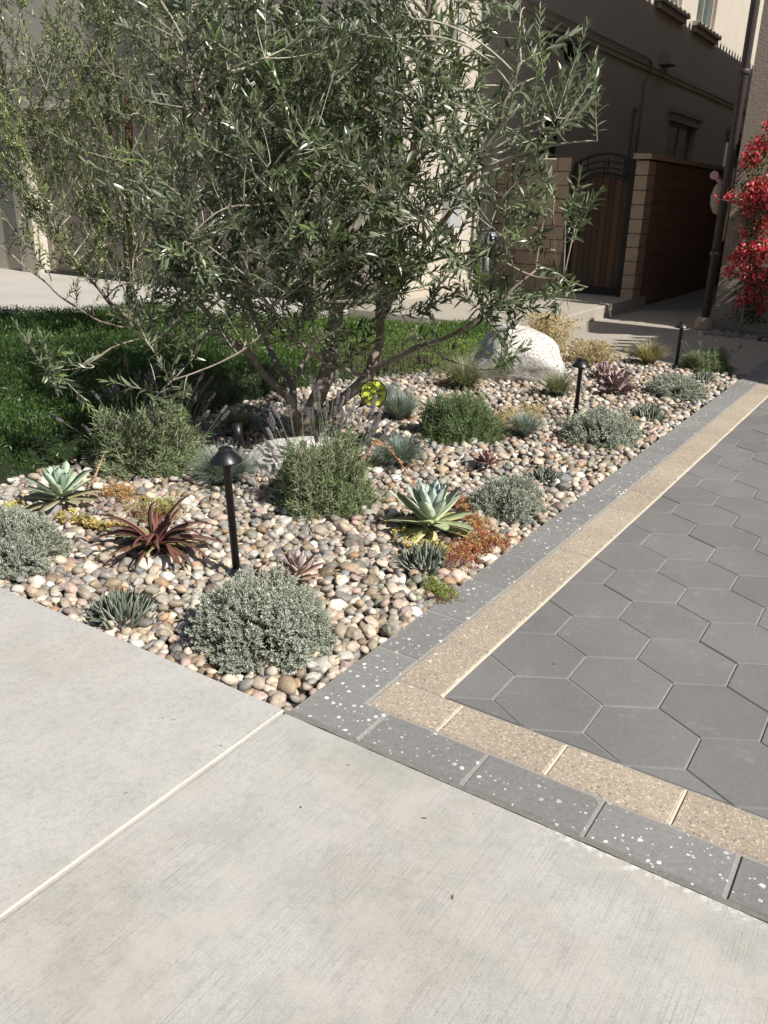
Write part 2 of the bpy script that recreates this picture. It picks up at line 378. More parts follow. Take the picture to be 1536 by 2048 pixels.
# the edging and the hexagon pavers
dw = thing('driveway', None, None); tag(dw, kind='structure')
sheet('joint_bed', [KP(0.0, 0.0), KP(7.2, 0.0), KP(7.2, 9.6), KP(0.0, 9.6)], -0.0045, M_['sand'], 0.07, 0, dw)
G1, G2 = 0.183, 0.366; gp = 0.003; far_b = 9.6
def stone(name, a0, a1, b0, b1, mat, z=0.0, pts=None):
    j = lambda: random.uniform(-0.0012, 0.0012)
    q = pts or [(a0 + gp, b0 + gp), (a1 - gp, b0 + gp), (a1 - gp, b1 - gp), (a0 + gp, b1 - gp)]
    return sheet(name, [KP(a + j(), b + j()) for a, b in q], z + random.uniform(-0.0018, 0.0018), mat, 0.055, 0.0055, dw)
# L-shaped corner piece, then the row beside the planting and the row beside the sidewalk
stone('edging_stone', 0, 0, 0, 0, M_['grey_stone'], pts=[(gp, gp), (0.272 - gp, gp), (0.272 - gp, G1 - gp), (G1 - gp, G1 - gp), (G1 - gp, 0.523 - gp), (gp, 0.523 - gp)])
b = 0.523
while b < far_b: stone('edging_stone', 0, G1, b, min(b + 0.366, far_b), M_['grey_stone']); b += 0.366
a = 0.272
while a < 7.2: stone('edging_stone', a, min(a + 0.366, 7.2), 0, G1, M_['grey_stone']); a += 0.366
stone('edging_stone', G1, 0.451, G1, G2, M_['tan_stone'])
stone('edging_stone', G1, G2, G2, 0.72, M_['tan_stone'])
b = 0.72
while b < far_b: stone('edging_stone', G1, G2, b, min(b + 0.366, far_b), M_['tan_stone']); b += 0.366
a = 0.451
while a < 7.2: stone('edging_stone', a, min(a + 0.366, 7.2), G1, G2, M_['tan_stone']); a += 0.366
# cream joint lines of the tan row with the sunlit bevel painted in, darker rough mortar bead against the sidewalk
mb = MB(); fnk = lambda x, y, z: KP(x, y, z)
mb.box(G2 - 0.003, G2 + 0.0065, G2, far_b, -0.03, -0.0015, fn=fnk)
mb.box(0.4485, 0.4535, G1 + 0.004, G2 - 0.004, -0.03, -0.003, fn=fnk)
a = 0.451 + 0.366
while a < 7: mb.box(a - 0.0035, a + 0.0035, G1 + 0.004, G2 - 0.004, -0.03, -0.0025, fn=fnk); a += 0.366
mb.build('sunlit_joint', M_['sunlit_grout'], dw)
mb = MB(); L = 260; v = []
for i in range(L):
    a = i / (L - 1) * 5.2; w = 0.012 + 0.005 * noise.noise(Vector((a * 9, 1, 0))) + 0.004 * noise.noise(Vector((a * 45, 1, 0)))
    zc = 0.001 + 0.002 * noise.noise(Vector((a * 25, 4, 0)))
    v += [tuple(KP(a - 0.01, -w, -0.004)), tuple(KP(a - 0.01, -w * 0.45, zc)), tuple(KP(a - 0.01, 0.003, -0.003))]
f = [(3 * i + j, 3 * i + 3 + j, 3 * i + 4 + j, 3 * i + 1 + j) for i in range(L - 1) for j in (0, 1)]
mb.add(v, f); mb.build('mortar_bead', M_['mortar'], dw, True)

HO = np.array([0.84047, 2.24517]); EX = np.array([0.999136, -0.0415726]); EY = np.array([0.0415726, 0.999136]); HR = 0.185
def clip(poly, nrm, c):
    out = []
    for i in range(len(poly)):
        p, q = poly[i - 1], poly[i]; dp, dq = p @ nrm - c, q @ nrm - c
        if (dp >= 0) != (dq >= 0): out.append(p + (q - p) * dp / (dp - dq))
        if dq >= 0: out.append(q)
    return out
hexes = []
for i in range(-8, 30):
    for j in range(-10, 34):
        cx = 1.5 * i; cy = math.sqrt(3) * (j + 0.5 * (i % 2))
        if (i % 2) and i < 0: pass
        c = HO + (EX * cx + EY * cy) * HR
        poly = [c + (EX * math.cos(t) + EY * math.sin(t)) * (HR - 0.0022) for t in [k * math.pi / 3 for k in range(6)]]
        poly = clip(poly, T1, K0 @ T1 + G2 + 0.006)
        if len(poly) > 2: poly = clip(poly, T2, K0 @ T2 + G2 + 0.003)
        if len(poly) > 2: poly = clip(poly, -T1, -(K0 @ T1 + 7.1))
        if len(poly) > 2: poly = clip(poly, -T2, -(K0 @ T2 + 9.55))
        q = []
        for p in poly:
            if not q or np.linalg.norm(p - q[-1]) > 0.006: q.append(p)
        if len(q) > 2 and np.linalg.norm(q[0] - q[-1]) < 0.006: q.pop()
        if len(q) < 3: continue
        ar = abs(sum(q[k - 1][0] * q[k][1] - q[k][0] * q[k - 1][1] for k in range(len(q)))) / 2
        if ar < 0.0006: continue
        hexes.append((np.linalg.norm(c), q))
hexes.sort(key=lambda e: e[0])
hv = [e for e in hexes if -60 < 768 + FPX * (W.T @ np.array([*np.mean(e[1], 0), -CAM_H]))[0] / max(.1, (W.T @ np.array([*np.mean(e[1], 0), -CAM_H]))[2]) < 1640]
ids = {id(e) for e in hv[:300]}; rest = [e for e in hexes if id(e) not in ids]
mb = MB()
for d_, q in rest:
    q = np.array(q); n = len(q); c = q.mean(0); q2 = c + (q - c) * .975
    if (q2[1] - q2[0])[0] * (q2[2] - q2[1])[1] - (q2[1] - q2[0])[1] * (q2[2] - q2[1])[0] < 0: q, q2 = q[::-1], q2[::-1]
    mb.add(np.r_[np.c_[q, np.full(n, -.05)], np.c_[q, np.full(n, -.004)], np.c_[q2, np.zeros(n)]], [(k + a * n, (k + 1) % n + a * n, (k + 1) % n + (a + 1) * n, k + (a + 1) * n) for a in (0, 1) for k in range(n)] + [tuple(range(2 * n, 3 * n))])
o = mb.build('outer_pavers', M_['hex'], dw); o['kind'] = 'stuff'
for d_, q in hv[:300]:
    sheet('hexagonal_paver', [(p[0], p[1]) for p in q], random.uniform(-0.0015, 0.0015), M_['hex'], 0.055, 0.0034, dw)

# concrete flatwork round the houses
dv = sheet('garage_driveway', [H(-19, 3.0), H(-6.0, 3.0), H(-6.0, 6.3), H(-6.72, 10.1), H(-6.72, 11.4), H(-19, 11.4)], -0.004, M_['drive'], 0.08, 0.01); tag(dv, kind='structure')
yd = sheet('yard_paving', [H(-4.9, 9.3), H(-3.77, 9.33), H(-2.98, 9.12), H(-2.30, 9.02), H(-1.512, 9.05), H(-1.512, 11.42), H(6, 11.42), H(6, 11.5), H(-1.9, 11.5), H(-1.9, 12.3), H(-2.6, 12.3), H(-2.6, 26), H(-4.2, 26)], -0.008, M_['yard'], 0.08, 0.008)
tag(yd, kind='structure')
st_ = sheet('entry_step', [H(-6.66, 9.3), H(-4.13, 9.3), H(-4.13, 14.2), H(-6.66, 14.2)], 0.165, M_['yard'], 0.2, 0.012); tag(st_, kind='structure')
wk = sheet('garage_walkway', [H(-6.66, 6.4), H(-4.9, 6.4), H(-4.9, 9.29), H(-6.66, 9.29)], 0.0, M_['drive'], 0.1, 0.01); tag(wk, kind='structure')

# planting bed outline
BED = np.array([(-0.30, 2.335), (0.62, 3.77), (2.10, 6.09), (3.60, 8.42), (2.96, 8.84), (2.44, 9.29), (1.9, 9.9), (1.35, 9.7), (0.95, 9.0), (0.4, 8.2),
                (-0.35, 7.6), (-1.0, 6.95), (-1.42, 6.0), (-1.87, 5.06), (-2.19, 4.49), (-2.62, 3.83)])
def inpoly(x, y, poly):
    c = np.zeros(np.shape(x), bool); n = len(poly)
    for i in range(n):
        x1, y1 = poly[i - 1]; x2, y2 = poly[i]
        c ^= ((y1 > y) != (y2 > y)) & (x < (x2 - x1) * (y - y1) / (y2 - y1 + 1e-12) + x1)
    return c
bs = sheet('planting_bed', [tuple(p) for p in BED], -0.035, M_['soil']); tag(bs, kind='structure')
# thin dark strip standing in for the shadow between bed and stones
mb = MB(); mb.box(-0.006, -0.002, 0.0, 6.8, -0.05, -0.012, fn=fnk)
o = mb.build('bed_shadow_line', M_['black']); tag(o, 'thin black strip for the shadow line between the pebbles and the grey stones', 'shadow line')

# ================================================================ GROUNDCOVER
def leaf_arrays(mb, base, d, n, L, Wd, col, tipcol=None, kind='olive', curve=0.1, fold=0.18):
    base = np.asarray(base, float); K = len(base)
    d = d / (np.linalg.norm(d, axis=1)[:, None] + 1e-9)
    s = np.cross(d, n); s /= np.linalg.norm(s, axis=1)[:, None] + 1e-9; n = np.cross(s, d)
    L = np.broadcast_to(L, (K,))[:, None]; Wd = np.broadcast_to(Wd, (K,))[:, None]; col = np.broadcast_to(col, (K, 3))
    tip = col if tipcol is None else np.broadcast_to(tipcol, (K, 3))
    def pt(t, side): return base + d * L * t - n * L * curve * t * t + s * Wd * side * 0.5 + n * Wd * fold * abs(side)
    if kind == 'olive':
        vs_ = [pt(0, 0), pt(.3, -1), pt(.3, 0), pt(.3, 1), pt(.68, -.85), pt(.68, 0), pt(.68, .85), pt(1, 0)]
        f = np.array([(0, 2, 1, 1), (0, 3, 2, 2), (1, 2, 5, 4), (2, 3, 6, 5), (4, 5, 7, 7), (5, 6, 7, 7)])
        tri = np.array([(0, 2, 1), (0, 3, 2), (1, 2, 5), (1, 5, 4), (2, 3, 6), (2, 6, 5), (4, 5, 7), (5, 6, 7)])
        ts = [0, .3, .3, .3, .68, .68, .68, 1]
    else:
        vs_ = [pt(0, 0), pt(.45, -1), pt(.45, 1), pt(1, 0)]
        tri = np.array([(0, 3, 1), (0, 2, 3)]); ts = [0, .45, .45, 1]
    m = len(vs_); V = np.stack(vs_, 1).reshape(-1, 3)
    C = np.stack([col * (1 - t) + tip * t for t in ts], 1).reshape(-1, 3)
    F = (tri[None] + (np.arange(K) * m)[:, None, None]).reshape(-1, 3)
    mb.add(V, F.astype(np.int32), C)
def rand_dirs(k, up=0.0, seed=None):
    v = rng.normal(size=(k, 3)); v[:, 2] += up; return v / np.linalg.norm(v, axis=1)[:, None]

COVER = np.array([(-2.62, 3.83), (-2.19, 4.49), (-1.87, 5.06), (-1.42, 6.0), (-1.0, 6.95), (-0.35, 7.6), (0.4, 8.2), (0.95, 9.0), (1.35, 9.7), (1.2, 10.2), (0.2, 10.3),
                  (-1.0, 10.3), (-1.9, 10.4), (-2.9, 10.9), (-3.6, 10.6), (-4.7, 9.9), (-6.4, 8.2), (-5.2, 5.6), (-3.6, 4.2)])
def seg_dist(x, y, poly):
    d = np.full(np.shape(x), 9.0); n = len(poly)
    for i in range(n):
        a = poly[i - 1]; b = poly[i]; e = b - a; t = np.clip(((x - a[0]) * e[0] + (y - a[1]) * e[1]) / (e @ e), 0, 1)
        d = np.minimum(d, np.hypot(x - a[0] - t * e[0], y - a[1] - t * e[1]))
    return d
def cover_h(x, y):
    d = seg_dist(x, y, COVER); h = 0.23 * np.clip(d / 0.22, 0, 1) ** 0.5
    return h * (1 + 0.12 * np.sin(x * 3.1 + y) + 0.1 * np.sin(y * 4.3 - x * 2))
gx, gy = np.meshgrid(np.linspace(-6.5, 1.5, 110), np.linspace(3.7, 11, 100))
ins_ = inpoly(gx, gy, COVER); hz_ = np.where(ins_, cover_h(gx, gy) * 0.78, -0.05)
mb = MB(); idx = np.arange(gx.size).reshape(gx.shape)
q = np.stack([idx[:-1, :-1], idx[:-1, 1:], idx[1:, 1:], idx[1:, :-1]], -1).reshape(-1, 4)
keep = ins_.ravel()[q].any(1)
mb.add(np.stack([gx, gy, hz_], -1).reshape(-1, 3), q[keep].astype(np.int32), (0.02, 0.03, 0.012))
gc = thing('groundcover', None, None); tag(gc, kind='stuff')
o = mb.build('mound', M_['cover'], gc, True)
n_ = 60000; x = rng.uniform(-6.4, 1.4, n_ * 3); y = rng.uniform(3.8, 10.9, n_ * 3)
ok = inpoly(x, y, COVER) & (np.abs(x / y + 0.0) < 0.62); x = x[ok][:n_]; y = y[ok][:n_]
h0 = cover_h(x, y); k = len(x)
edge = seg_dist(x, y, COVER)
mb = MB()
for rep in range(3):
    up = rand_dirs(k, 1.3); hh = h0 * rng.uniform(0.55, 1.0, k) + rng.uniform(-.01, .03, k)
    hh = np.where(edge < 0.12, h0 * rng.uniform(0.05, 1.0, k), hh)
    base = np.c_[x + rng.normal(0, .012, k), y + rng.normal(0, .012, k), hh]
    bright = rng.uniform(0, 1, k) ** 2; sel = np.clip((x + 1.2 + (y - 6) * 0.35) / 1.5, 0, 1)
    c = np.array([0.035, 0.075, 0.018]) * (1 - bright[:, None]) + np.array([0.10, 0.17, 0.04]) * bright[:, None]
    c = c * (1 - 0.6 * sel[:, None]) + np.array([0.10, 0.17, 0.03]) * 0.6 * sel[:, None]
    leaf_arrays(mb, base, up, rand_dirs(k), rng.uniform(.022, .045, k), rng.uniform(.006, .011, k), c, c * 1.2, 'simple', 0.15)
o = mb.build('leaves', M_['cover'], gc); tag(o, kind='stuff')
tag(gc, 'dense low green groundcover mounding between the pebble bed and the driveway', 'groundcover')

# ================================================================ PEBBLES
def ico(sub, seed, amp):
    bm = bmesh.new(); bmesh.ops.create_icosphere(bm, subdivisions=sub, radius=1)
    vv = np.array([v.co[:] for v in bm.verts]); ff = np.array([[v.index for v in f.verts] for f in bm.faces]); bm.free()
    o_ = Vector((seed * 3.7, 1.3 * seed, 0))
    s = np.array([1 + amp * noise.noise(Vector(p) * 1.1 + o_) + amp * 0.35 * noise.noise(Vector(p) * 2.7 + o_) for p in vv])
    vv = vv * s[:, None]; vv[:, 2] = np.sign(vv[:, 2]) * np.abs(vv[:, 2]) ** 1.08
    return vv, ff
TPL = [ico(2, i, 0.30) for i in range(8)]; TPLH = [ico(3, i, 0.34) for i in range(8)]
TONES = [('beige', (0.60, 0.51, 0.41), 25), ('light grey', (0.52, 0.50, 0.465), 18), ('tan', (0.47, 0.37, 0.265), 13), ('grey', (0.34, 0.32, 0.295), 15), ('blue-grey', (0.30, 0.325, 0.34), 5),
         ('cream', (0.70, 0.63, 0.53), 14), ('white', (0.80, 0.78, 0.74), 6), ('pink', (0.55, 0.41, 0.355), 6), ('orange-brown', (0.50, 0.33, 0.20), 3), ('mauve', (0.36, 0.29, 0.27), 6), ('olive-grey', (0.37, 0.365, 0.28), 5)]
tw = np.array([t[2] for t in TONES], float); tw /= tw.sum()
def poisson(poly, rmin, tries, ymax=99, ymin=0):
    lo, hi = poly.min(0), poly.max(0); cs = rmin; grid = {}; out = []
    X = rng.uniform(lo[0], hi[0], tries); Y = rng.uniform(max(lo[1], ymin), min(hi[1], ymax), tries)
    ok = inpoly(X, Y, poly)
    for x, y in zip(X[ok], Y[ok]):
        i, j = int(x / cs + 1000), int(y / cs + 1000); good = True
        for a in (-1, 0, 1):
            for b in (-1, 0, 1):
                for (p, q) in grid.get((i + a, j + b), ()):
                    if (p - x) ** 2 + (q - y) ** 2 < rmin * rmin: good = False; break
                if not good: break
            if not good: break
        if good: grid.setdefault((i, j), []).append((x, y)); out.append((x, y))
    return np.array(out)
bedin = BED.copy()
p1 = poisson(bedin, 0.039, 160000, ymax=6.3); p1b = poisson(bedin, 0.045, 60000, ymin=6.3)
p2 = poisson(bedin, 0.058, 50000)
stones = []
def near_edge(x, y): return min((np.array([x, y]) - K0) @ -T1, (np.array([x, y]) - K0) @ T2)
p3 = poisson(bedin, 0.036, 60000, ymax=4.6)
for lay, pts in ((0, p1), (0, p1b), (1, p2), (2, p3)):
    for x, y in pts:
        e = near_edge(x, y)
        big = min(1.8, max(0.62, math.exp(random.gauss(0, 0.22))))
        a = 0.0255 * big * (1.12 if lay else 1.0); b = a * random.uniform(0.66, 0.9); c = a * random.uniform(0.5, 0.72)
        if e < a * 0.95:
            if lay or e < 0: continue
            pt = np.array([x, y]); da = (pt - K0) @ -T1; db = (pt - K0) @ T2
            if da < a: pt = pt - T1 * (a * .95 - da)
            if db < a: pt = pt + T2 * (a * .95 - db)
            x, y = pt
        z = -0.018 + random.uniform(-0.006, 0.006) + (0.016 if lay == 1 else 0)
        if lay == 2: z = -0.03; a *= .9; b *= .9
        if e < 0.06: z -= 0.006
        ti = int(rng.choice(len(TONES), p=tw)); tilt = random.uniform(-0.45, 0.45)
        rz = random.uniform(0, math.pi); ty = random.uniform(-0.5, 0.5)
        col = np.array(TONES[ti][1]) * np.array([1.0, .98, .95]) * random.uniform(0.44, 1.02)
        stones.append([x, y, z, a, b, c, tilt, ty, rz, ti, col, random.randrange(8)])
def in_view(x, y):
    p = W.T @ np.array([x, y, -CAM_H]); u = 768 + FPX * p[0] / p[2]; v = 1024 + FPX * p[1] / p[2]
    return 8 < u < 1528 and v < 2040
for s in stones: s.append((s[3] * math.sqrt(s[4] / s[3])) / math.hypot(s[0], s[1], 1.6) + (0.002 if s[2] > -0.008 else 0) if in_view(s[0], s[1]) else 0)

plant_pts = [((-0.41, 2.75), .3), ((-1.62, 3.45), .3), ((0.70, 4.2), .26), ((1.47, 5.6), .3), ((-0.3, 4.4), .38), ((-1.38, 4.9), .4), ((-1.0, 2.95), .14), ((0.24, 4.05), .25), ((-1.1, 3.65), .2), ((0.22, 3.5), .14), ((.46, 3.68), .15)]
order = sorted(range(len(stones)), key=lambda i: -(stones[i][-1] if all(math.hypot(stones[i][0] - q[0], stones[i][1] - q[1]) > r for q, r in plant_pts) else 0))
single = set(order[:300])
tmesh = []
for i in range(8):
    mb = MB(); mb.add(TPLH[i][0], TPLH[i][1].astype(np.int32)); tmesh.append(mb.mesh('pebble', M_['peb'], True))
LMK = [('beside the pavement edge', (-1.0, 2.7)), ('near the path-side corner of the bed', (-.25, 2.45)), ('around the front path light', (-.64, 3.3)), ('along the grey edging stones', (.25, 3.1)),
       ('in front of the pale rosette succulent', (.1, 3.6)), ('below the dark strap-leaved plant', (-1.05, 3.2)), ('beside the small pink rosette', (-.2, 3.3)), ('beside the silver cushion at the edge', (-1.4, 3.1)), ('left of the largest silver cushion', (-.75, 2.72)), ('right of the largest silver cushion', (-.1, 2.75)), ('behind the small pink rosette', (-.3, 3.6)),
       ('between the two front agave clumps', (-.45, 3.0)), ('at the foot of the middle lavender', (-.3, 3.95)), ('next to the third grey edging stone', (.1, 3.0)), ('left of the front agave clump', (-1.25, 3.0)), ('beside the blue fescue behind the path light', (-.85, 4.1))]
for i in single:
    x, y, z, a, b, c, tl, ty, rz, ti, col, k, _ = stones[i]
    o = inst('pebble', tmesh[k], None, (x, y, z + 0.003), (tl, ty, rz), (a, b, c)); o.color = (*col, 1)
    lm = min(LMK, key=lambda l: math.hypot(x - l[1][0], y - l[1][1]))[0]
    shp = 'long' if b / a < 0.72 else ('round' if b / a > 0.84 else 'oval'); sz = 'large' if a > 0.027 else ('small' if a < 0.021 else 'medium')
    tag(o, f'{sz} {shp} {TONES[ti][0]} river pebble {lm}', 'pebble', 'river pebbles covering the planting bed')
mb = MB()
from mathutils import Euler
for i, s in enumerate(stones):
    if i in single: continue
    x, y, z, a, b, c, tl, ty, rz, ti, col, k, _ = s
    R3 = np.array(Euler((tl, ty, rz)).to_matrix()); v, f = TPL[k]
    mb.add((v * [a, b, c]) @ R3.T + [x, y, z], f.astype(np.int32), col)
o = mb.build('pebbles', M_['pebv'], None, True); tag(o, 'thousands of mixed river pebbles filling the planting bed', 'pebbles', kind='stuff')
# the little strip of darker cobbles before the right-hand house
mb = MB()
for i in range(420):
    n1 = random.uniform(-2.55, 0.6); n2 = random.uniform(11.55, 12.2); p = H(n1, n2)
    a = random.uniform(.02, .045); R3 = np.array(Euler((random.uniform(-.3, .3), random.uniform(-.3, .3), random.uniform(0, 3))).to_matrix()); v, f = TPL[i % 8]
    mb.add((v * [a, a * .75, a * .55]) @ R3.T + [p.x, p.y, 0.0], f.astype(np.int32), np.array((0.24, 0.2, 0.19)) * random.uniform(.7, 1.3))
o = mb.build('cobbles', M_['pebv'], None, True); tag(o, 'dark mixed cobbles in the strip under the bougainvillea', 'cobbles', kind='stuff')

# ================================================================ BUILDINGS
def hb(mb, a0, a1, b0, b1, z0, z1, c=(1, 1, 1)): mb.box(a0, a1, b0, b1, z0, z1, c, fn=lambda x, y, z: H(x, y, z))
MW = -6.65; GF = 10.52; TOP = 8.2
def hpart(name, boxes, mat, parent):
    mb = MB()
    for b in boxes: hb(mb, *b)
    return mb.build(name, mat, parent)
house = thing('cream_house', 'two-storey cream stucco house with garage front and a shaded side wall', 'house')
# side wall with openings: door, two windows below, two above
def wall_with_holes(name, plane, n0, n1, z0, z1, holes, thick, mat, parent, axis='side', sgn=-1):
    """holes: (n_start, n_end, z_start, z_end); wall face on 'plane', body on its sgn side"""
    xs = sorted({n0, n1, *[h[0] for h in holes], *[h[1] for h in holes]}); zs = sorted({z0, z1, *[h[2] for h in holes], *[h[3] for h in holes]})
    mb = MB()
    for i in range(len(xs) - 1):
        run = None
        for j in range(len(zs) - 1):
            cx, cz = (xs[i] + xs[i + 1]) / 2, (zs[j] + zs[j + 1]) / 2
            hole = any(h[0] < cx < h[1] and h[2] < cz < h[3] for h in holes)
            if not hole:
                run = [zs[j], zs[j + 1]] if run is None else [run[0], zs[j + 1]]
            if (hole or j == len(zs) - 2) and run:
                p0, p1 = (plane + sgn * thick, plane) if sgn < 0 else (plane, plane + thick)
                if axis == 'side': hb(mb, p0, p1, xs[i], xs[i + 1], *run)
                else: hb(mb, xs[i], xs[i + 1], p0, p1, *run)
                run = None
    return mb.build(name, mat, parent)
holes = [(15.0, 16.1, 0.17, 3.0), (22.9, 25.4, 2.0, 3.5), (29.1, 31.5, 2.0, 3.5), (23.95, 25.75, 5.85, 7.6), (20.9, 22.6, 5.85, 7.6)]
wall_with_holes('side_wall', MW, GF, 44, -0.05, TOP, holes, 0.25, M_['stucco'], house)
# string course
hpart('string_course', [(MW + 0.001, MW + 0.07, GF - 0.07, 44, 4.42, 4.52), (MW + 0.001, MW + 0.045, GF - 0.045, 44, 4.33, 4.42)], M_['trim'], house)
hpart('base_trim', [(MW + 0.001, MW + 0.03, GF - 0.03, 14.0, 0.0, 0.28), (MW + 0.001, MW + 0.045, GF - 0.045, 14.0, 0.28, 0.33)], M_['trim'], house)
def side_window(n0, n1, z0, z1, sill=True, hood=False, split=2):
    w = hpart('window', [(MW - 0.14, MW - 0.09, n0, n0 + .07, z0, z1), (MW - 0.14, MW - 0.09, n1 - .07, n1, z0, z1), (MW - 0.14, MW - 0.09, n0 + .07, n1 - .07, z0, z0 + .07), (MW - 0.14, MW - 0.09, n0 + .07, n1 - .07, z1 - .07, z1)] +
              [(MW - 0.138, MW - 0.092, n0 + (n1 - n0) * k / split - .025, n0 + (n1 - n0) * k / split + .025, z0 + .07, z1 - .07) for k in range(1, split)], M_['frame'], house)
    for k in range(split):
        hpart('pane', [(MW - 0.125, MW - 0.115, n0 + .06 + (n1 - n0 - .12) * k / split, n0 + .06 + (n1 - n0 - .12) * (k + 1) / split, z0 + .06, z1 - .06)], M_['glass'], w)
    if sill: hpart('sill', [(MW + 0.002, MW + 0.16, n0 - .3, n1 + .3, z0 - .16, z0 - .06), (MW + 0.002, MW + 0.1, n0 - .2, n1 + .2, z0 - .28, z0 - .16)], M_['trim'], w)
    if hood: hpart('hood', [(MW + 0.002, MW + 0.14, n0 - .25, n1 + .25, z1 + .18, z1 + .3), (MW + 0.002, MW + 0.08, n0 - .15, n1 + .15, z1, z1 + .18)], M_['trim'], w)
    return w
side_window(22.9, 25.4, 2.0, 3.5, True, True); side_window(29.1, 31.5, 2.0, 3.5, True, True)
side_window(23.95, 25.75, 5.85, 7.6); side_window(20.9, 22.6, 5.85, 7.6)
d_ = hpart('side_door', [(MW - 0.16, MW - 0.1, 15.0, 16.1, 0.17, 3.0)], mat_simple('dark_door', (0.03, 0.025, 0.022), 0.4), house)
# garage front
gh = [(-14.9, -8.3, -0.05, 2.9)]
wall_with_holes('front_wall', GF, -20, MW - 0.25, -0.05, TOP, gh, 0.3, M_['stucco'], house, axis='front', sgn=1)
hpart('corner_wall', [(MW - 0.25, MW - 0.001, GF, GF + 0.25, -0.05, TOP)], M_['stucco'], house)
hpart('garage_surround', [(-15.38, -14.9, GF - 0.1, GF - .001, 0, 3.22), (-8.3, -7.85, GF - 0.1, GF - .001, 0, 3.22), (-15.38, -7.85, GF - 0.12, GF - .001, 3.22, 3.48), (-15.5, -7.75, GF - 0.17, GF - .001, 3.48, 3.56), (-14.9, -8.3, GF - .1, GF - .001, 2.9, 3.22)], M_['trim'], house)
# protruding upper bay with moulded underside
hpart('upper_bay', [(-11.0, -7.4, GF - 0.32, GF - 0.002, 3.72, TOP)], M_['stucco_g'], house)
hpart('bay_trim', [(-11.08, -7.32, GF - 0.42, GF - 0.003, 3.62, 3.72)], M_['trim'], house)
# garage door: eight panels in planks with black hinges and pulls
gd = hpart('garage_door', [(-14.9, -8.3, GF + 0.22, GF + 0.27, 0, 2.9)], M_['door'], house)
lw = 6.6 / 4
for k in range(4):
    x0 = -14.9 + k * lw
    bxs = [(x0 + .02, x0 + .14, GF + .19, GF + .22, 0.03, 2.87), (x0 + lw - .14, x0 + lw - .02, GF + .19, GF + .22, 0.03, 2.87)]
    for z in (0.03, 0.95, 1.9, 2.72): bxs.append((x0 + .14, x0 + lw - .14, GF + .192, GF + .22, z, z + .15))
    for j in (1, 2): bxs.append((x0 + lw * j / 3 - .035, x0 + lw * j / 3 + .035, GF + .195, GF + .22, .18, 2.72))
    hpart('door_panel', bxs, M_['door'], gd)
for k in (0, 2):
    x0 = -14.9 + k * lw + lw
    hpart('gap_strip', [(x0 - .012, x0 + .012, GF + .20, GF + .224, .02, 2.88)], M_['black'], gd)
    for s in (-1, 1): hpart('pull_handle', [(x0 + s * .2 - .03, x0 + s * .2 + .03, GF + .15, GF + .19, 1.25, 1.5)], M_['black'], gd)
hpart('threshold', [(-14.9, -8.3, GF + 0.05, GF + 0.22, 0.0, 0.045)], M_['black'], gd)
# roof over the house
hpart('roof', [(-20.5, MW + 0.35, GF - 0.25, 44.5, TOP, TOP + 0.2)], M_['tile'], house)

lan = thing('wall_lantern', 'small pale-paned lantern on the garage wall beside the door', 'lantern', H(-7.95, GF - .1, 2.5), HROT)
mb = MB()
for sx in (-.06, .05):
    for sy in (-.06, .05): mb.box(sx, sx + .012, sy, sy + .012, 0, .26)
mb.box(-.075, .075, -.075, .075, .26, .285); mb.box(-.07, .07, -.07, .07, -.02, 0); mb.box(-.02, .02, .05, .1, .05, .2)
mb.build('lantern_frame', M_['black'], lan)
mb = MB(); mb.box(-.05, .05, -.05, .05, 0.0, .255); mb.build('pane', M_['pale'], lan)

# two flue terminals on the side wall
for i, (n2, z) in enumerate(((14.95, 4.08), (16.0, 4.1))):
    t_ = thing('flue_vent', ['black flue vent below the string course, nearer the olive tree', 'black flue vent below the string course, farther from the olive tree'][i], 'vent', H(MW, n2, z), HROT, 'flue vents on the shaded side wall')
    mb = MB(); mb.tube([(0, 0, 0), (.03, 0, 0)], .17, 20); mb.build('wall_plate', M_['black'], t_, False)
    mb = MB(); mb.tube([(.03, 0, 0), (.12, 0, 0), (.2, 0, .01), (.3, 0, .02)], [.13, .1, .085, .08], 16); mb.build('duct', M_['black'], t_, True)
    mb = MB(); mb.tube([(.3, 0, .02), (.33, 0, .02), (.34, 0, .02)], [.09, .14, .135], 16); mb.build('hood', M_['black'], t_, False)
t_ = thing('conduit_pipe', 'thin conduit bent down the shaded wall behind the block wall', 'pipe')
mb = MB(); mb.tube([H(MW + .09, 14, 4.545), H(MW + .09, 20.3, 4.545), H(MW + .09, 20.6, 4.5), H(MW + .06, 20.7, 4.3), H(MW + .03, 20.5, 4.1), H(MW + .03, 20.45, 1.5)], .02, 8); mb.build('tube', M_['conduit'], t_, True)
t_ = thing('vent_pipe', 'straight pale pipe standing on the shaded wall left of the bent conduit', 'pipe')
mb = MB(); mb.tube([H(MW + .06, 20.05, 1.5), H(MW + .06, 20.05, 3.45)], .045, 10); mb.build('tube', M_['conduit'], t_, True)
mb = MB(); mb.tube([H(MW + .06, 20.05, 3.45), H(MW + .06, 20.05, 3.56)], .06, 10); mb.build('cap', M_['conduit'], t_, True)
t_ = thing('flood_light', 'triangular security light standing on the string course', 'lamp', H(MW, 21.6, 4.54), HROT)
mb = MB(); mb.add([(0, -.3, 0), (0, .3, 0), (.3, .25, .02), (.3, -.25, .02), (.02, 0, .35), (.1, 0, .33)], [(0, 3, 2, 1), (0, 1, 4), (3, 5, 2), (0, 4, 5, 3), (1, 2, 5, 4)]); mb.build('shade', M_['conduit'], t_)
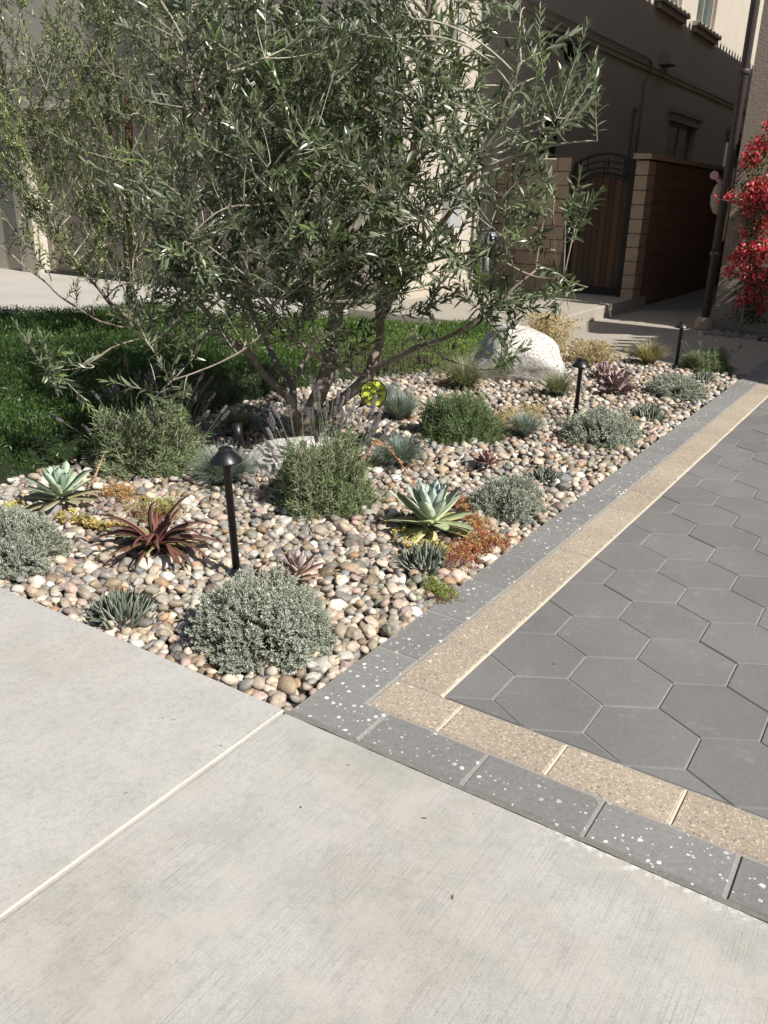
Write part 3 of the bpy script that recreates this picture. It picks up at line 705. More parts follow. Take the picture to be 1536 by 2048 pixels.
# gas meter beside the gate pier
t_ = thing('gas_meter', 'grey gas meter with round dial and pipes by the wall', 'meter', H(MW + .12, 12.85, 0.16), HROT)
mb = MB(); mb.lathe([(0, .62), (.11, .62), (.15, .66), (.15, .86), (.11, .92), (0, .92)], 18, org=(.12, 0, 0)); mb.build('meter_body', M_['meter'], t_, True)
mb = MB(); mb.tube([(.12, -.2, .77), (.34, -.2, .77)], .1, 16); mb.build('regulator', M_['meter'], t_, True)
mb = MB(); mb.box(.04, .2, .16, .32, .7, .9); mb.build('dial_box', M_['pale'], t_)
mb = MB()
for yy in (-.2, .0, .24): mb.tube([(.12, yy, 0), (.12, yy, .7)], .022, 8)
mb.tube([(.12, -.25, .95), (.12, .0, .98), (.12, .25, .95)], .02, 8); mb.tube([(.12, .0, .62), (.12, .0, 0.2)], .05, 10); mb.build('pipe', M_['meter'], t_, True)
t_ = thing('utility_box', 'pale utility box on the sunlit wall behind the olive', 'utility box', H(MW, 11.9, 1.15), HROT)
mb = MB(); mb.box(0, .12, -.2, .2, 0, .55); mb.build('box_body', M_['pale'], t_)
mb = MB(); mb.box(.12, .135, -.18, .18, .02, .53); mb.build('box_door', M_['pale'], t_)
mb = MB(); mb.tube([(.06, 0, .55), (.06, 0, 3.2)], .02, 8); mb.build('riser_pipe', M_['pale'], t_)

# block wall, pier and gate
GZ = 0.165
def block_face(parent, a0, a1, b0, b1, z0, nz_, mat, run='n2', blen=0.4, hh=0.2, z_top=None):
    for k in range(nz_):
        off = 0 if k % 2 == 0 else blen / 2
        lo, hi = (b0, b1) if run == 'n2' else (a0, a1)
        x = lo - off
        while x < hi - .02:
            s0, s1 = max(x, lo) + .006, min(x + blen, hi) - .006
            if s1 - s0 > .03:
                mb = MB(); j = random.uniform(-.004, .006); zz0 = z0 + k * hh + .007; zz1 = z0 + (k + 1) * hh - .008
                if run == 'n2': hb(mb, a0, a1 + j, s0, s1, zz0, zz1)
                else: hb(mb, s0, s1, b0 - j, b1, zz0, zz1)
                mb.build('block', mat, parent)
            x += blen
pw = thing('block_wall', 'tan and red-brown block wall with a cap receding beside the gate', 'wall')
block_face(pw, -4.33, -4.14, 13.47, 13.85, 0.10, 10, M_['block'], 'n2', 0.38, 0.208)
block_face(pw, -4.30, -4.14, 13.86, 21.5, 0.02, 11, M_['blockr'], 'n2', 0.42, 0.197)
hpart('mortar_core', [(-4.31, -4.16, 13.5, 21.5, 0, 2.18)], M_['mortar'], pw)
hpart('wall_cap', [(-4.37, -4.10, 13.42, 21.5, 2.20, 2.275)], M_['block'], pw)
gw = thing('gate_side_wall', 'tan block wall between the house and the left side of the gate', 'wall')
block_face(gw, MW + .01, -5.36, 13.47, 13.7, GZ, 10, M_['block'], 'n1', 0.42, 0.206)
hpart('mortar_core', [(MW + .02, -5.37, 13.5, 13.68, GZ, 2.2)], M_['mortar'], gw)
gt = thing('arched_gate', 'dark arched side gate with vertical wood boards and metal lattice top', 'gate')
g0, g1, gy_ = -5.34, -4.35, 13.55
hpart('gate_post', [(g0, g0 + .09, gy_, gy_ + .08, GZ, 2.15)], M_['gatemetal'], gt); hpart('gate_post', [(g1 - .09, g1, gy_, gy_ + .08, GZ, 2.15)], M_['gatemetal'], gt)
def arc(z_side, rise, r, name):
    mb = MB(); pts = [H(g0 + .02 + (g1 - g0 - .04) * t, gy_ + .04, z_side + rise * (1 - (2 * t - 1) ** 2)) for t in np.linspace(0, 1, 15)]
    mb.tube(pts, r, 6); return mb.build(name, M_['gatemetal'], gt)
arc(2.14, .14, .022, 'arch_bar'); arc(2.04, .13, .013, 'arch_bar'); arc(1.95, .13, .013, 'arch_bar'); arc(1.84, .14, .04, 'arch_rail')
for x in (g0 + .2, -4.87, -4.81, g1 - .2): hpart('lattice_bar', [(x - .012, x + .012, gy_ + .028, gy_ + .052, 1.9, 2.22)], M_['gatemetal'], gt)
hpart('kick_rail', [(g0 + .09, g1 - .09, gy_ + .01, gy_ + .07, GZ + .02, GZ + .14)], M_['gatemetal'], gt)
nb = 8; bw = (g1 - g0 - .18) / nb
for k in range(nb):
    t = (k + .5) / nb; me = MB(); x0 = g0 + .09 + k * bw
    me.box(x0 + .003 - (x0 + bw / 2), bw / 2 - .003, 0, .03, 0, 1.84 + .12 * (1 - (2 * t - 1) ** 2) - GZ - .14)
    o = me.build('board', M_['wood'], gt); p = H(x0 + bw / 2, gy_ + .02 + random.uniform(-.002, .002), GZ + .14); o.location = p; o.rotation_euler = (0, 0, HROT)
hpart('latch', [(g0 + .12, g0 + .16, gy_ - .03, gy_ + .01, 1.0, 1.16)], M_['pale'], gt)
# dark boards added at the back for the deep shade in the passage
bf = thing('passage_shade_boards', 'dark boards added at the back for the deep shade of the passage', 'shade boards')
for k in range(9): hpart('board', [(-4.13 + k * .17, -4.13 + k * .17 + .165, 21.6, 21.64, 0, 2.35)], M_['gatemetal'], bf)

# right-hand house
rh = thing('tan_house', 'tan rough stucco house corner behind the bougainvillea', 'house')
RC, RF, EH = -2.62, 12.27, 8.9
hpart('wall', [(RC, 9.0, RF, 44, 0.30, EH)], M_['stucco_r'], rh)
hpart('plinth', [(RC - .02, 9.0, RF - .02, 44, -.05, 0.30)], M_['stucco_r'], rh)
hpart('eave', [(RC - .5, 9.4, RF - .45, 44.4, EH, EH + .16)], M_['tile'], rh)
mb = MB()
for i in range(96):
    n2 = RF - .2 + i * .36
    mb.tube([H(RC - .48, n2, EH + .2), H(RC - .2, n2, EH + .5), H(RC + .05, n2, EH + .52)], [.07, .075, .05], 6)
o = mb.build('roof_tiles', M_['tile'], rh); tag(o, kind='stuff')
# unseen block right of the driveway, added and outlined to cast the ground shadow
def wpoly(pts, z0, z1, name, mat):
    n = len(pts); mb = MB(); v = [(p[0], p[1], z0) for p in pts] + [(p[0], p[1], z1) for p in pts]
    mb.add(v, [tuple(range(n))[::-1], tuple(range(n, 2 * n))] + [(i, (i + 1) % n, n + (i + 1) % n, n + i) for i in range(n)])
    return mb.build(name, mat, rh)
sh = np.array([math.cos(SUN_AZ), math.sin(SUN_AZ)]) / math.tan(SUN_EL)
def cast(pt, z): return tuple(np.array(pt) + sh * z)
HW = 5.0
sun_blocker = [cast(p, HW) for p in [(5.2, 5.6), (3.60, 7.97), (3.22, 8.66), (2.72, 9.5), (3.72, 10.95)]] + [(9.5, 9.5), (15, 6), (14, 1)]
wpoly(sun_blocker, HW, HW + .16, 'sun_blocker_roof', M_['tile'])
wc = np.mean(np.array(sun_blocker), axis=0); wpoly([tuple(wc + (np.array(p) - wc) * .8) for p in sun_blocker], 0, HW - .01, 'sun_blocker_body', M_['stucco_r'])
e0, e1 = np.array(cast((2.72, 9.5), HW)), np.array(cast((3.72, 10.95), HW))
mb = MB()
for i in range(6):
    p = e0 + (e1 - e0) * (i + .5) / 6; q = p + np.array([-.34 - .1 * (i % 2), .02])
    mb.tube([(p[0] + .3, p[1], HW + .12), (q[0], q[1], HW + .05)], .05, 7)
o = mb.build('sun_blocker_fingers', M_['tile'], rh)  # added tubes on the unseen edge, casting the finger-like shadows
A3 = [H(3.5, 10.9), H(0.4, 10.9), H(-.62, 10.15), H(-1.0, 11.15), H(-1.0, 11.3), H(3.5, 11.3)]  # unseen canopy and post, added so their shadow falls on the paving
wpoly([(p.x, p.y) for p in A3], 2.95, 3.1, 'sun_blocker_canopy', M_['tile'])
hpart('sun_blocker_post', [(-.6, -.4, 10.75, 10.95, 0, 2.94)], M_['stucco_r'], rh)
# downpipe at the corner
dp = thing('downpipe', 'tall dark round downpipe at the corner of the tan house', 'pipe', H(RC - .06, RF - .18, 0))
mb = MB(); mb.tube([(0, 0, .12), (0, 0, EH)], .054, 16); mb.build('pipe', M_['pole'], dp, True)
mb = MB(); mb.lathe([(0.13, 0), (.125, .1), (.09, .15), (.06, .16)], 16); mb.build('footing', M_['block'], dp, True)
for z in (.95, 3.1): mb = MB(); mb.lathe([(.064, z), (.072, z + .01), (.072, z + .05), (.064, z + .06)], 16); mb.build('collar', M_['pole'], dp, True)
# pale hose bracket with a round pink disc on the side of the tan house
hbk = thing('hose_bracket', 'pale rounded bracket with a pink disc beside the dark downpipe', 'bracket', H(RC - .12, RF + .45, 0), HROT)
mb = MB(); mb.tube([(0, 0, 1.12), (0, 0, 2.05)], .018, 8); mb.tube([(-.05, 0, 1.14), (-.04, 0, 1.6)], .012, 8); mb.build('rail', M_['conduit'], hbk, True)
mb = MB(); mb.lathe([(0, 1.45), (.07, 1.48), (.12, 1.58), (.13, 1.7), (.1, 1.82), (.05, 1.88), (0, 1.9)], 14, org=(-.13, 0, 0)); mb.build('bracket_body', M_['conduit'], hbk, True)
mb = MB(); mb.tube([(-.16, -.02, 1.88), (-.21, -.03, 1.93)], .03, 10); mb.build('neck', M_['pink'], hbk, True)
mb = MB(); mb.tube([(-.24, -.08, 1.96), (-.24, -.04, 1.96)], .055, 18); mb.build('disc', M_['pink'], hbk, False)

# hedge and shrub at the far left
hd = thing('hedge', 'clipped green hedge beyond the garage driveway', 'hedge', H(-17.6, 9.3, 0), HROT)
mb = MB(); k = 9000; x = rng.uniform(-2.0, 2.0, k); y = rng.uniform(-.5, .5, k); z = rng.uniform(0, 1.25, k)
f_ = rng.integers(0, 3, k); y = np.where(f_ == 0, -.5 + rng.normal(0, .04, k), y); z = np.where(f_ == 1, 1.22 + rng.normal(0, .04, k), z); x = np.where(f_ == 2, 2.0 + rng.normal(0, .04, k), x)
c = np.array((.05, .09, .02)) * rng.uniform(.6, 1.8, k)[:, None]
leaf_arrays(mb, np.c_[x, y, z], rand_dirs(k, .3), rand_dirs(k), .07, .035, c, None, 'simple')
o = mb.build('foliage', M_['cover'], hd); mb = MB(); mb.box(-1.9, 1.9, -.4, .4, 0, 1.15); mb.build('inner_branches', M_['soil'], hd)

# ================================================================ BOULDERS AND LIGHTS
def boulder(name, label, loc, sx, sy, sz, seed, rz, flat=False):
    bm = bmesh.new(); bmesh.ops.create_icosphere(bm, subdivisions=5, radius=1); mb = MB()
    vv = []; rs = random.Random(int(seed * 10)); planes = [(Vector((0, 0, 1)), .9), (Vector((0, 0, -1)), .9), (Vector((-.25, -.9, -.45)).normalized(), .72), (Vector((.95, -.2, .15)).normalized(), .9), (Vector((-.9, -.1, .45)).normalized(), .85), (Vector((.3, -.75, .5)).normalized(), .95), (Vector((0, 1, .2)).normalized(), .9), (Vector((.6, .3, .75)).normalized(), .95)]
    for k in range(4): planes.append((Vector((rs.gauss(0, 1), rs.gauss(0, 1), rs.gauss(0, .6))).normalized(), rs.uniform(.88, 1.0)))
    for v in bm.verts:
        p = v.co.copy(); o_ = Vector((seed, seed * 2, 0))
        r = 1 + .16 * noise.noise(p * .9 + o_) + .07 * noise.noise(p * 2.2 + o_) + .02 * noise.noise(p * 6 + o_) + 0.006 * noise.noise(p * 18 + o_)
        acc = 0.0
        for pn in planes: acc += max(0.0, p.dot(pn[0]) / pn[1]) ** 9
        q = p * (r / acc ** (1 / 9))
        vv.append((q.x * sx, q.y * sy, q.z * sz))
    ff = [[v.index for v in f.verts] for f in bm.faces]; bm.free(); mb.add(vv, ff)
    o = mb.build(name, M_['granite'], None, True); o.location = loc; o.rotation_euler = (0, 0, rz)
    return tag(o, label, 'boulder')
boulder('granite_boulder', 'large speckled white granite boulder under the olive branches', (1.25, 7.95, 0.155), .44, .38, .33, 3.1, .15)
boulder('granite_rock', 'low speckled rock half hidden behind the lavender', (-0.52, 5.0, 0.02), .36, .24, .15, 8.2, .5)

def path_light(label, base, height, lean=(0, 0), first=[None]):
    t = thing('path_light', label, 'path light', (base[0], base[1], 0), 0, 'black path lights in the planting bed')
    t.rotation_euler = (lean[1], lean[0], 0)
    h = height
    mb = MB(); mb.lathe([(.0, -.05), (.0168, -.05), (.0168, h - .085), (.0195, h - .083), (.021, h - .06), (.027, h - .05), (.027, h - .04)], 18); mb.build('stem', M_['black'], t, True)
    mb = MB(); mb.lathe([(.024, h - .045), (.066, h - .062), (.069, h - .060), (.068, h - .054), (.034, h - .018), (.031, h - .016)], 26); mb.build('shade', M_['black'], t, True)
    mb = MB(); mb.lathe([(.029, h - .02), (.029, h - .003), (.026, h), (0.0, h)], 20); mb.build('cap', M_['black'], t, False)
    mb = MB(); mb.lathe([(.024, 0), (.027, .002), (.027, .03), (.0170, .034)], 14); mb.build('ground_collar', M_['black'], t, True)
    return t
path_light('black path light standing behind the big silver cushion at the front', P(474, 1150), .585, (-.05, 0))
path_light('black path light between the granite boulder and the silver bush', P(1150, 838), .47, (0, 0))
path_light('black path light at the far end of the bed next to the shaded paving', P(1351, 737), .475, (.0, 0))
b4 = P(1112, 606, .45); path_light('black path light behind the granite boulder by the entry step', b4, .45)
b5 = P(458, 603, .50); path_light('path light seen through the olive against the garage driveway', b5, .50)
sp = thing('spot_light', 'short black spot light aimed up at the olive trunk', 'spot light', P(478, 905), 0)
mb = MB(); mb.tube([(0, 0, -.02), (0, 0, .06)], .012, 8); mb.build('stake', M_['black'], sp, True)
mb = MB(); mb.tube([(0, 0, .05), (-.01, .01, .19)], .034, 18); mb.build('lamp_head', M_['black'], sp, True)

# ================================================================ OLIVE TREES
def olive(root, limbs, targets, twigs, leafL, cols, n_parts, seed, up=0.35, gap=.017, nsub=90, twig_len=(.16, .34), tipc=(.13, .19, .06), wood='bark', lat_r=.011):
    nodes = []; lim = MB()
    for pts, r0, r1 in limbs:
        pts = np.array([tuple(p) for p in pts]); t = np.linspace(0, 1, len(pts)); tt = np.linspace(0, 1, len(pts) * 5)
        q = np.stack([np.interp(tt, t, pts[:, k]) for k in range(3)], 1)
        for _ in range(3): q[1:-1] = (q[:-2] + q[1:-1] * 2 + q[2:]) / 4
        q += np.array([[noise.noise(Vector(p) * 5 + Vector((k * 9, seed, 0))) * .02 for k in range(3)] for p in q])
        rad = (r0 + (r1 - r0) * tt ** .8) * .86
        mb = MB(); rr = rad * (1 + .1 * np.sin(tt * 23 + seed)); mb.tube(q, rr, 10); mb.build('limb', M_[wood], root, True)
        nodes += [(p, r) for p, r in zip(q, rad)]
    NP = np.array([n[0] for n in nodes]); br = MB()
    sub = []
    def sample(n):
        w = np.array([b[1] ** 2 * (b[2] if len(b) > 2 else 1) for b in targets]); w /= w.sum(); out = []
        for k in rng.choice(len(targets), n, p=w):
            c, r = np.array(tuple(targets[k][0])), targets[k][1]; d = rng.normal(size=3); d /= np.linalg.norm(d)
            out.append(c + d * r * rng.uniform(.25, 1) ** .45)
        return np.array(out)
    for tg_ in sample(nsub):
        dd = np.linalg.norm(NP - tg_, axis=1) + np.clip(NP[:, 2] - tg_[2] + .15, 0, 9) * 1.2; i = int(dd.argmin()); p0 = NP[i]
        if np.linalg.norm(p0 - tg_) > 1.25: continue
        mid = (p0 + tg_) / 2 + np.array([0, 0, .12 + .1 * random.random()]) * np.linalg.norm(p0 - tg_) + rng.normal(0, .03, 3)
        t = np.linspace(0, 1, 9)[:, None]; q = p0 * (1 - t) ** 2 + 2 * mid * t * (1 - t) + tg_ * t * t
        r = min(nodes[i][1] * .7, lat_r); br.tube(q, np.linspace(r, .0035, 9), 6); sub += list(q[2:])
    SP = np.array(sub + [tuple(x) for x in NP[len(NP) // 3:]])
    B, D, Nn, LL, CC, TC = [], [], [], [], [], []
    for tg_ in sample(twigs):
        dd = np.linalg.norm(SP - tg_, axis=1) + np.clip(SP[:, 2] - tg_[2] + .03, 0, 9) * 1.5; i = int(dd.argmin()); p0 = SP[i]; v = tg_ - p0; L0 = np.linalg.norm(v)
        if L0 > .55: continue
        dirn = v / (L0 + 1e-6) + np.array([0, 0, up]) + rng.normal(0, .25, 3); dirn /= np.linalg.norm(dirn)
        ln = random.uniform(*twig_len); end = tg_ + dirn * ln; mid = tg_ + rng.normal(0, .01, 3)
        t = np.linspace(0, 1, 10)[:, None]; q = p0 * (1 - t) ** 2 + 2 * mid * t * (1 - t) + end * t * t
        br.tube(q, np.linspace(.0032, .0012, 10), 4, cap=False)
        seg = np.linalg.norm(np.diff(q, axis=0), axis=1); tot = seg.sum(); s0 = max(.02, tot - ln * 1.5); cum = np.r_[0, np.cumsum(seg)]
        phi = random.uniform(0, 6.28); young = random.random() < .22
        s = s0
        while s <= tot:
            k = min(np.searchsorted(cum, s, 'right') - 1, len(seg) - 1); fr = (s - cum[k]) / seg[k]; p = q[k] + (q[k + 1] - q[k]) * min(fr, 1)
            a = (q[k + 1] - q[k]) / seg[k]; u = np.cross(a, [0.1, .2, 1.]); u /= np.linalg.norm(u) + 1e-9; w = np.cross(a, u)
            rel = (s - s0) / (tot - s0 + 1e-6); ph = phi + random.uniform(-.3, .3)
            for sgn in (1, -1):
                if random.random() < .06: continue
                o_ = (u * math.cos(ph) + w * math.sin(ph)) * sgn; ang = .9 - .5 * rel + random.uniform(-.38, .38)
                B.append(p); D.append(a * math.cos(ang) + o_ * math.sin(ang)); Nn.append(np.cross(D[-1], np.cross(a, o_) + 1e-3) * 1.0 + np.array([0, 0, .5]) + rng.normal(0, .55, 3)); D[-1] = D[-1] + rng.normal(0, .16, 3)
                f = (0.75 + .35 * math.sin(math.pi * min(1, rel * .8 + .2))) * random.uniform(.75, 1.2)
                LL.append(leafL * f); c = np.array(cols[0]) + (np.array(cols[1]) - cols[0]) * random.random() ** 1.5
                if young and rel > .6: c = np.array(tipc) * random.uniform(.8, 1.2)
                CC.append(c)
            phi += math.pi / 2; s += gap * random.uniform(.8, 1.3)
        B.append(end); D.append(dirn); Nn.append(rng.normal(0, 1, 3)); LL.append(leafL * .7); CC.append(np.array(tipc))
    B, D, Nn, LL, CC = map(np.array, (B, D, Nn, LL, CC))
    br.build('branches', M_['twig'], root, True)
    # the leaves that show largest become objects of their own
    pc = (B - [0, 0, CAM_H]) @ W; u = 768 + FPX * pc[:, 0] / pc[:, 2]; v = 1024 + FPX * pc[:, 1] / pc[:, 2]
    score = LL / pc[:, 2] * ((u > 20) & (u < 1516) & (v > 20)); top = np.argsort(-score)[:n_parts]
    mask = np.ones(len(B), bool); mask[top] = False
    mb = MB(); leaf_arrays(mb, B[mask], D[mask], Nn[mask], LL[mask], LL[mask] * rng.uniform(.17, .24, mask.sum()), CC[mask], CC[mask] * 1.1, 'olive', .12, .15)
    o = mb.build('foliage', M_['olive'], root); o['kind'] = 'stuff'
    variants = []
    for k in range(6):
        mb = MB(); c = np.array(cols[0]) + (np.array(cols[1]) - cols[0]) * k / 6
        if k == 5: c = np.array(tipc)
        leaf_arrays(mb, [(0, 0, 0)], np.array([(1., 0, 0)]), np.array([(0, 0, 1.)]), 1.0, .19 + .03 * (k % 2), c[None], c[None] * 1.1, 'olive', .06 + .04 * k, .18); variants.append(mb.mesh('leaf', M_['olive']))
    for i in top:
        d = Vector(D[i]).normalized(); n = Vector(Nn[i]); y = n.cross(d).normalized(); n = d.cross(y)
        k = 5 if abs(CC[i] - np.array(tipc)).sum() < .05 else random.randrange(5)
        o = bpy.data.objects.new('leaf', variants[k]); link(o, root); L = LL[i]
        o.matrix_world = Matrix(((d.x * L, y.x * L, n.x * L, B[i][0]), (d.y * L, y.y * L, n.y * L, B[i][1]), (d.z * L, y.z * L, n.z * L, B[i][2]), (0, 0, 0, 1)))
    return len(B)

ot = thing('olive_tree', 'large multi-trunk olive tree with grey-green leaves rising from the pebble bed', 'olive tree')
limbs = [
 ([PY(612, 882, 5.6), PY(622, 825, 5.6), PY(640, 775, 5.62), PY(658, 735, 5.7), PY(666, 680, 5.75), PY(676, 600, 5.75), PY(690, 520, 5.7), PY(672, 420, 5.6), PY(640, 300, 5.5), PY(605, 150, 5.4), PY(570, -60, 5.3)], .085, .028),
 ([PY(625, 845, 5.6), PY(668, 812, 5.5), PY(705, 785, 5.45), PY(738, 752, 5.45), PY(757, 700, 5.5), PY(764, 620, 5.5), PY(772, 540, 5.5), PY(800, 420, 5.4), PY(835, 280, 5.3), PY(855, 150, 5.2), PY(862, -40, 5.1)], .055, .022),
 ([PY(606, 870, 5.6), PY(592, 830, 5.5), PY(578, 795, 5.5), PY(552, 765, 5.5), PY(520, 742, 5.45), PY(500, 705, 5.4), PY(455, 672, 5.4), PY(400, 610, 5.3), PY(330, 520, 5.2), PY(290, 400, 5.1)], .045, .015),
 ([PY(588, 812, 5.55), PY(582, 765, 5.8), PY(560, 735, 5.9), PY(540, 700, 6.0), PY(510, 640, 6.1), PY(480, 540, 6.1), PY(450, 400, 6.1), PY(430, 200, 6.1), PY(420, 0, 6.1)], .032, .014),
 ([PY(582, 770, 5.8), PY(600, 735, 6.1), PY(630, 690, 6.2), PY(660, 640, 6.3), PY(700, 500, 6.4), PY(740, 300, 6.4), PY(760, 60, 6.4)], .025, .013),
 ([PY(742, 742, 5.45), PY(790, 715, 5.3), PY(850, 690, 5.2), PY(930, 655, 5.1), PY(1010, 600, 5.0), PY(1070, 540, 5.0)], .024, .008),
 ([PY(764, 640, 5.5), PY(800, 570, 5.3), PY(860, 480, 5.1), PY(930, 380, 4.9), PY(990, 260, 4.8), PY(1040, 130, 4.7)], .026, .009),
 ([PY(690, 520, 5.7), PY(640, 450, 5.3), PY(560, 400, 5.0), PY(470, 330, 4.8), PY(400, 220, 4.7), PY(370, 80, 4.7)], .025, .009),
 ([PY(738, 752, 5.45), PY(700, 742, 5.3), PY(650, 728, 5.1), PY(615, 700, 4.9), PY(560, 640, 4.8), PY(500, 560, 4.7)], .016, .007),
 ([PY(455, 672, 5.4), PY(380, 668, 5.0), PY(300, 672, 4.7), PY(235, 690, 4.55), PY(190, 722, 4.5), PY(150, 742, 4.5), PY(92, 742, 4.45)], .010, .0025),
 ([PY(560, 640, 4.8), PY(500, 690, 4.7), PY(440, 730, 4.6), PY(390, 750, 4.55), PY(335, 762, 4.5), PY(305, 800, 4.5)], .009, .0025),
 ([PY(850, 690, 5.2), PY(900, 722, 5.0), PY(960, 738, 4.9), PY(1010, 728, 4.85)], .008, .0025),
 ([PY(640, 450, 5.3), PY(560, 405, 4.9), PY(490, 408, 4.6), PY(430, 430, 4.5), PY(370, 480, 4.4)], .011, .003),
 ([PY(772, 540, 5.5), PY(880, 520, 5.2), PY(980, 500, 5.0), PY(1060, 560, 4.9), PY(1130, 562, 4.8), PY(1175, 575, 4.75)], .014, .004)]
T = [(PY(500, 120, 5.0), .7, .9), (PY(640, 60, 5.1), .8), (PY(820, 90, 5.2), .7, .45), (PY(960, 120, 5.0), .5, .4), (PY(1060, 170, 4.9), .36, .7), (PY(1120, 255, 4.7), .26, .7),
     (PY(560, 330, 5.0), .75), (PY(720, 330, 5.0), .75), (PY(880, 330, 4.9), .55, .35), (PY(1010, 340, 4.8), .42, .55), (PY(1075, 420, 4.7), .26, .9),
     (PY(480, 480, 4.9), .5, .8), (PY(610, 500, 5.1), .5, 1), (PY(700, 430, 4.9), .55, 1.3), (PY(860, 500, 4.9), .42, .55), (PY(980, 520, 4.8), .3, .8), (PY(400, 380, 4.9), .4, .6), (PY(350, 520, 4.8), .26, .6),
     (PY(420, 590, 4.8), .28, 1.1), (PY(520, 590, 4.9), .26, .9), (PY(310, 640, 4.7), .16, 1.2), (PY(900, 620, 5.0), .28, .6), (PY(1020, 620, 4.9), .16, .9), (PY(1050, 560, 4.8), .2, .9), (PY(330, 680, 4.7), .2, 1.2), (PY(440, 700, 4.8), .16, .8), (PY(800, 620, 5.2), .28, .7), (PY(640, 640, 4.9), .2, 1.1), (PY(560, 690, 4.9), .14, 1.2), (PY(700, 590, 5.0), .25, 1.0),
     (PY(1130, 565, 4.8), .13, 1.1), (PY(480, 790, 5.0), .10, .7), (PY(690, 690, 5.0), .18, .6), (PY(100, 741, 4.45), .05, 4), (PY(170, 735, 4.5), .05, 3), (PY(310, 790, 4.5), .06, 3), (PY(360, 755, 4.5), .07, 3), (PY(1010, 725, 4.85), .06, 4), (PY(380, 470, 4.4), .12, 2), (PY(580, 20, 5.6), .9, .9), (PY(760, 200, 5.8), .8, .7)]
OLC = ((.038, .056, .026), (.165, .20, .105))
NL = olive(ot, limbs, T, 1120, .077, OLC, 300, 1.0, nsub=190, gap=.024, twig_len=(.12, .30))

lt = thing('olive_tree', 'younger fine-leaved olive tied to a rusty brown stake on the left', 'olive tree')
def Q(u, v, Y): return PY(u, v, Y)
l2 = [([P(258, 700), Q(262, 620, 8.9), Q(255, 560, 8.9), Q(250, 470, 8.9), Q(235, 380, 8.8), Q(220, 250, 8.8), Q(210, 100, 8.8), Q(200, -80, 8.8)], .035, .015),
      ([Q(258, 640, 8.9), Q(215, 600, 8.6), Q(165, 545, 8.4), Q(120, 480, 8.3), Q(90, 380, 8.2), Q(60, 200, 8.2), Q(40, 20, 8.2)], .025, .009),
      ([Q(255, 560, 8.9), Q(290, 480, 8.7), Q(310, 350, 8.6), Q(320, 200, 8.6), Q(330, 0, 8.6)], .02, .009),
      ([Q(250, 655, 8.9), Q(190, 640, 8.5), Q(120, 590, 8.3), Q(60, 540, 8.1), Q(-30, 470, 8.0)], .016, .006)]
T2_ = [(Q(60, 100, 8.3), .8, .7), (Q(200, 60, 8.5), .95, .8), (Q(310, 130, 8.6), .8, .9), (Q(120, 300, 8.4), .85, .9), (Q(250, 330, 8.6), .75, .8), (Q(20, 330, 8.2), .6, .8), (Q(60, 450, 8.2), .5, .9), (Q(170, 470, 8.4), .5, .8),
       (Q(260, 520, 8.6), .45, .9), (Q(190, 600, 8.5), .28, .9), (Q(270, 620, 8.6), .3, .8), (Q(110, 560, 8.2), .25, .8), (Q(300, 20, 8.6), .7, .7), (Q(-60, 250, 8.2), .8, .8)]
NL2 = olive(lt, l2, T2_, 620, .060, ((.10, .13, .04), (.30, .34, .15)), 0, 4.0, up=1.3, gap=.022, nsub=70, twig_len=(.25, .6), tipc=(.28, .33, .10), lat_r=.009)
stk = thing('tree_stake', 'rusty brown wooden stake holding the younger olive', 'stake')
mb = MB(); mb.tube([P(259, 690), Q(259, 400, 9.0), Q(257, 188, 9.0)], .036, 10); mb.build('stake_post', M_['rust'], stk, True)
mb = MB(); mb.tube([Q(235, 400, 8.95), Q(262, 402, 8.9), Q(270, 398, 9.05), Q(235, 396, 9.0)], .006, 6); mb.build('tie', M_['black'], stk, True)
st2 = thing('garden_stake', 'thin brown stake standing in the groundcover behind the olive', 'stake')
mb = MB(); mb.tube([P(488, 742), PY(488, 560, P(488, 742).y)], .010, 6); mb.build('stake_post', M_['rust'], st2, True)

# round yellow nursery tag wired to the low limb
tg = thing('nursery_tag', 'round yellow-green plant tag with black rim hanging on the olive limb', 'tag')
ctr = PY(747, 787, 5.15); dirc = (Vector((0, 0, CAM_H)) - ctr).normalized(); tilt = R_(27)
zx = dirc; xx = Vector((0, 0, 1)).cross(zx).normalized(); yy = zx.cross(xx)
xr = xx * math.cos(tilt) + yy * math.sin(tilt); yr = -xx * math.sin(tilt) + yy * math.cos(tilt)
zr = (zx + xx * .2).normalized(); xr = (xr - zr * xr.dot(zr)).normalized(); yr = zr.cross(xr)
tg.matrix_world = Matrix(((xr.x, yr.x, zr.x, ctr.x), (xr.y, yr.y, zr.y, ctr.y), (xr.z, yr.z, zr.z, ctr.z), (0, 0, 0, 1)))
mb = MB(); mb.lathe([(0, -.001), (.086, -.001), (.086, .0015), (0, .0015)], 40); mb.build('rim', M_['tag_k'], tg)
mb = MB(); mb.lathe([(0, .0014), (.079, .0014), (.079, .0025), (0, .0025)], 40); mb.build('face', M_['tag_y'], tg)
def text(s, size, x, y, name='lettering', bold=.0009):
    c = bpy.data.curves.new(name, 'FONT'); c.body = s; c.size = size; c.align_x = 'CENTER'; c.align_y = 'CENTER'; c.extrude = .0004; c.offset = bold; c.space_character = 1.08
    tmp = bpy.data.objects.new(name, c); me = bpy.data.meshes.new_from_object(tmp); me.materials.clear(); me.materials.append(M_['tag_k'])
    bpy.data.objects.remove(tmp); o = bpy.data.objects.new(name, me); link(o, tg); o.location = (x, y, .0034); return o
text('SWAN HILL', .029, 0, -.003); text('OLIVES', .024, 0, -.031)
mb = MB()
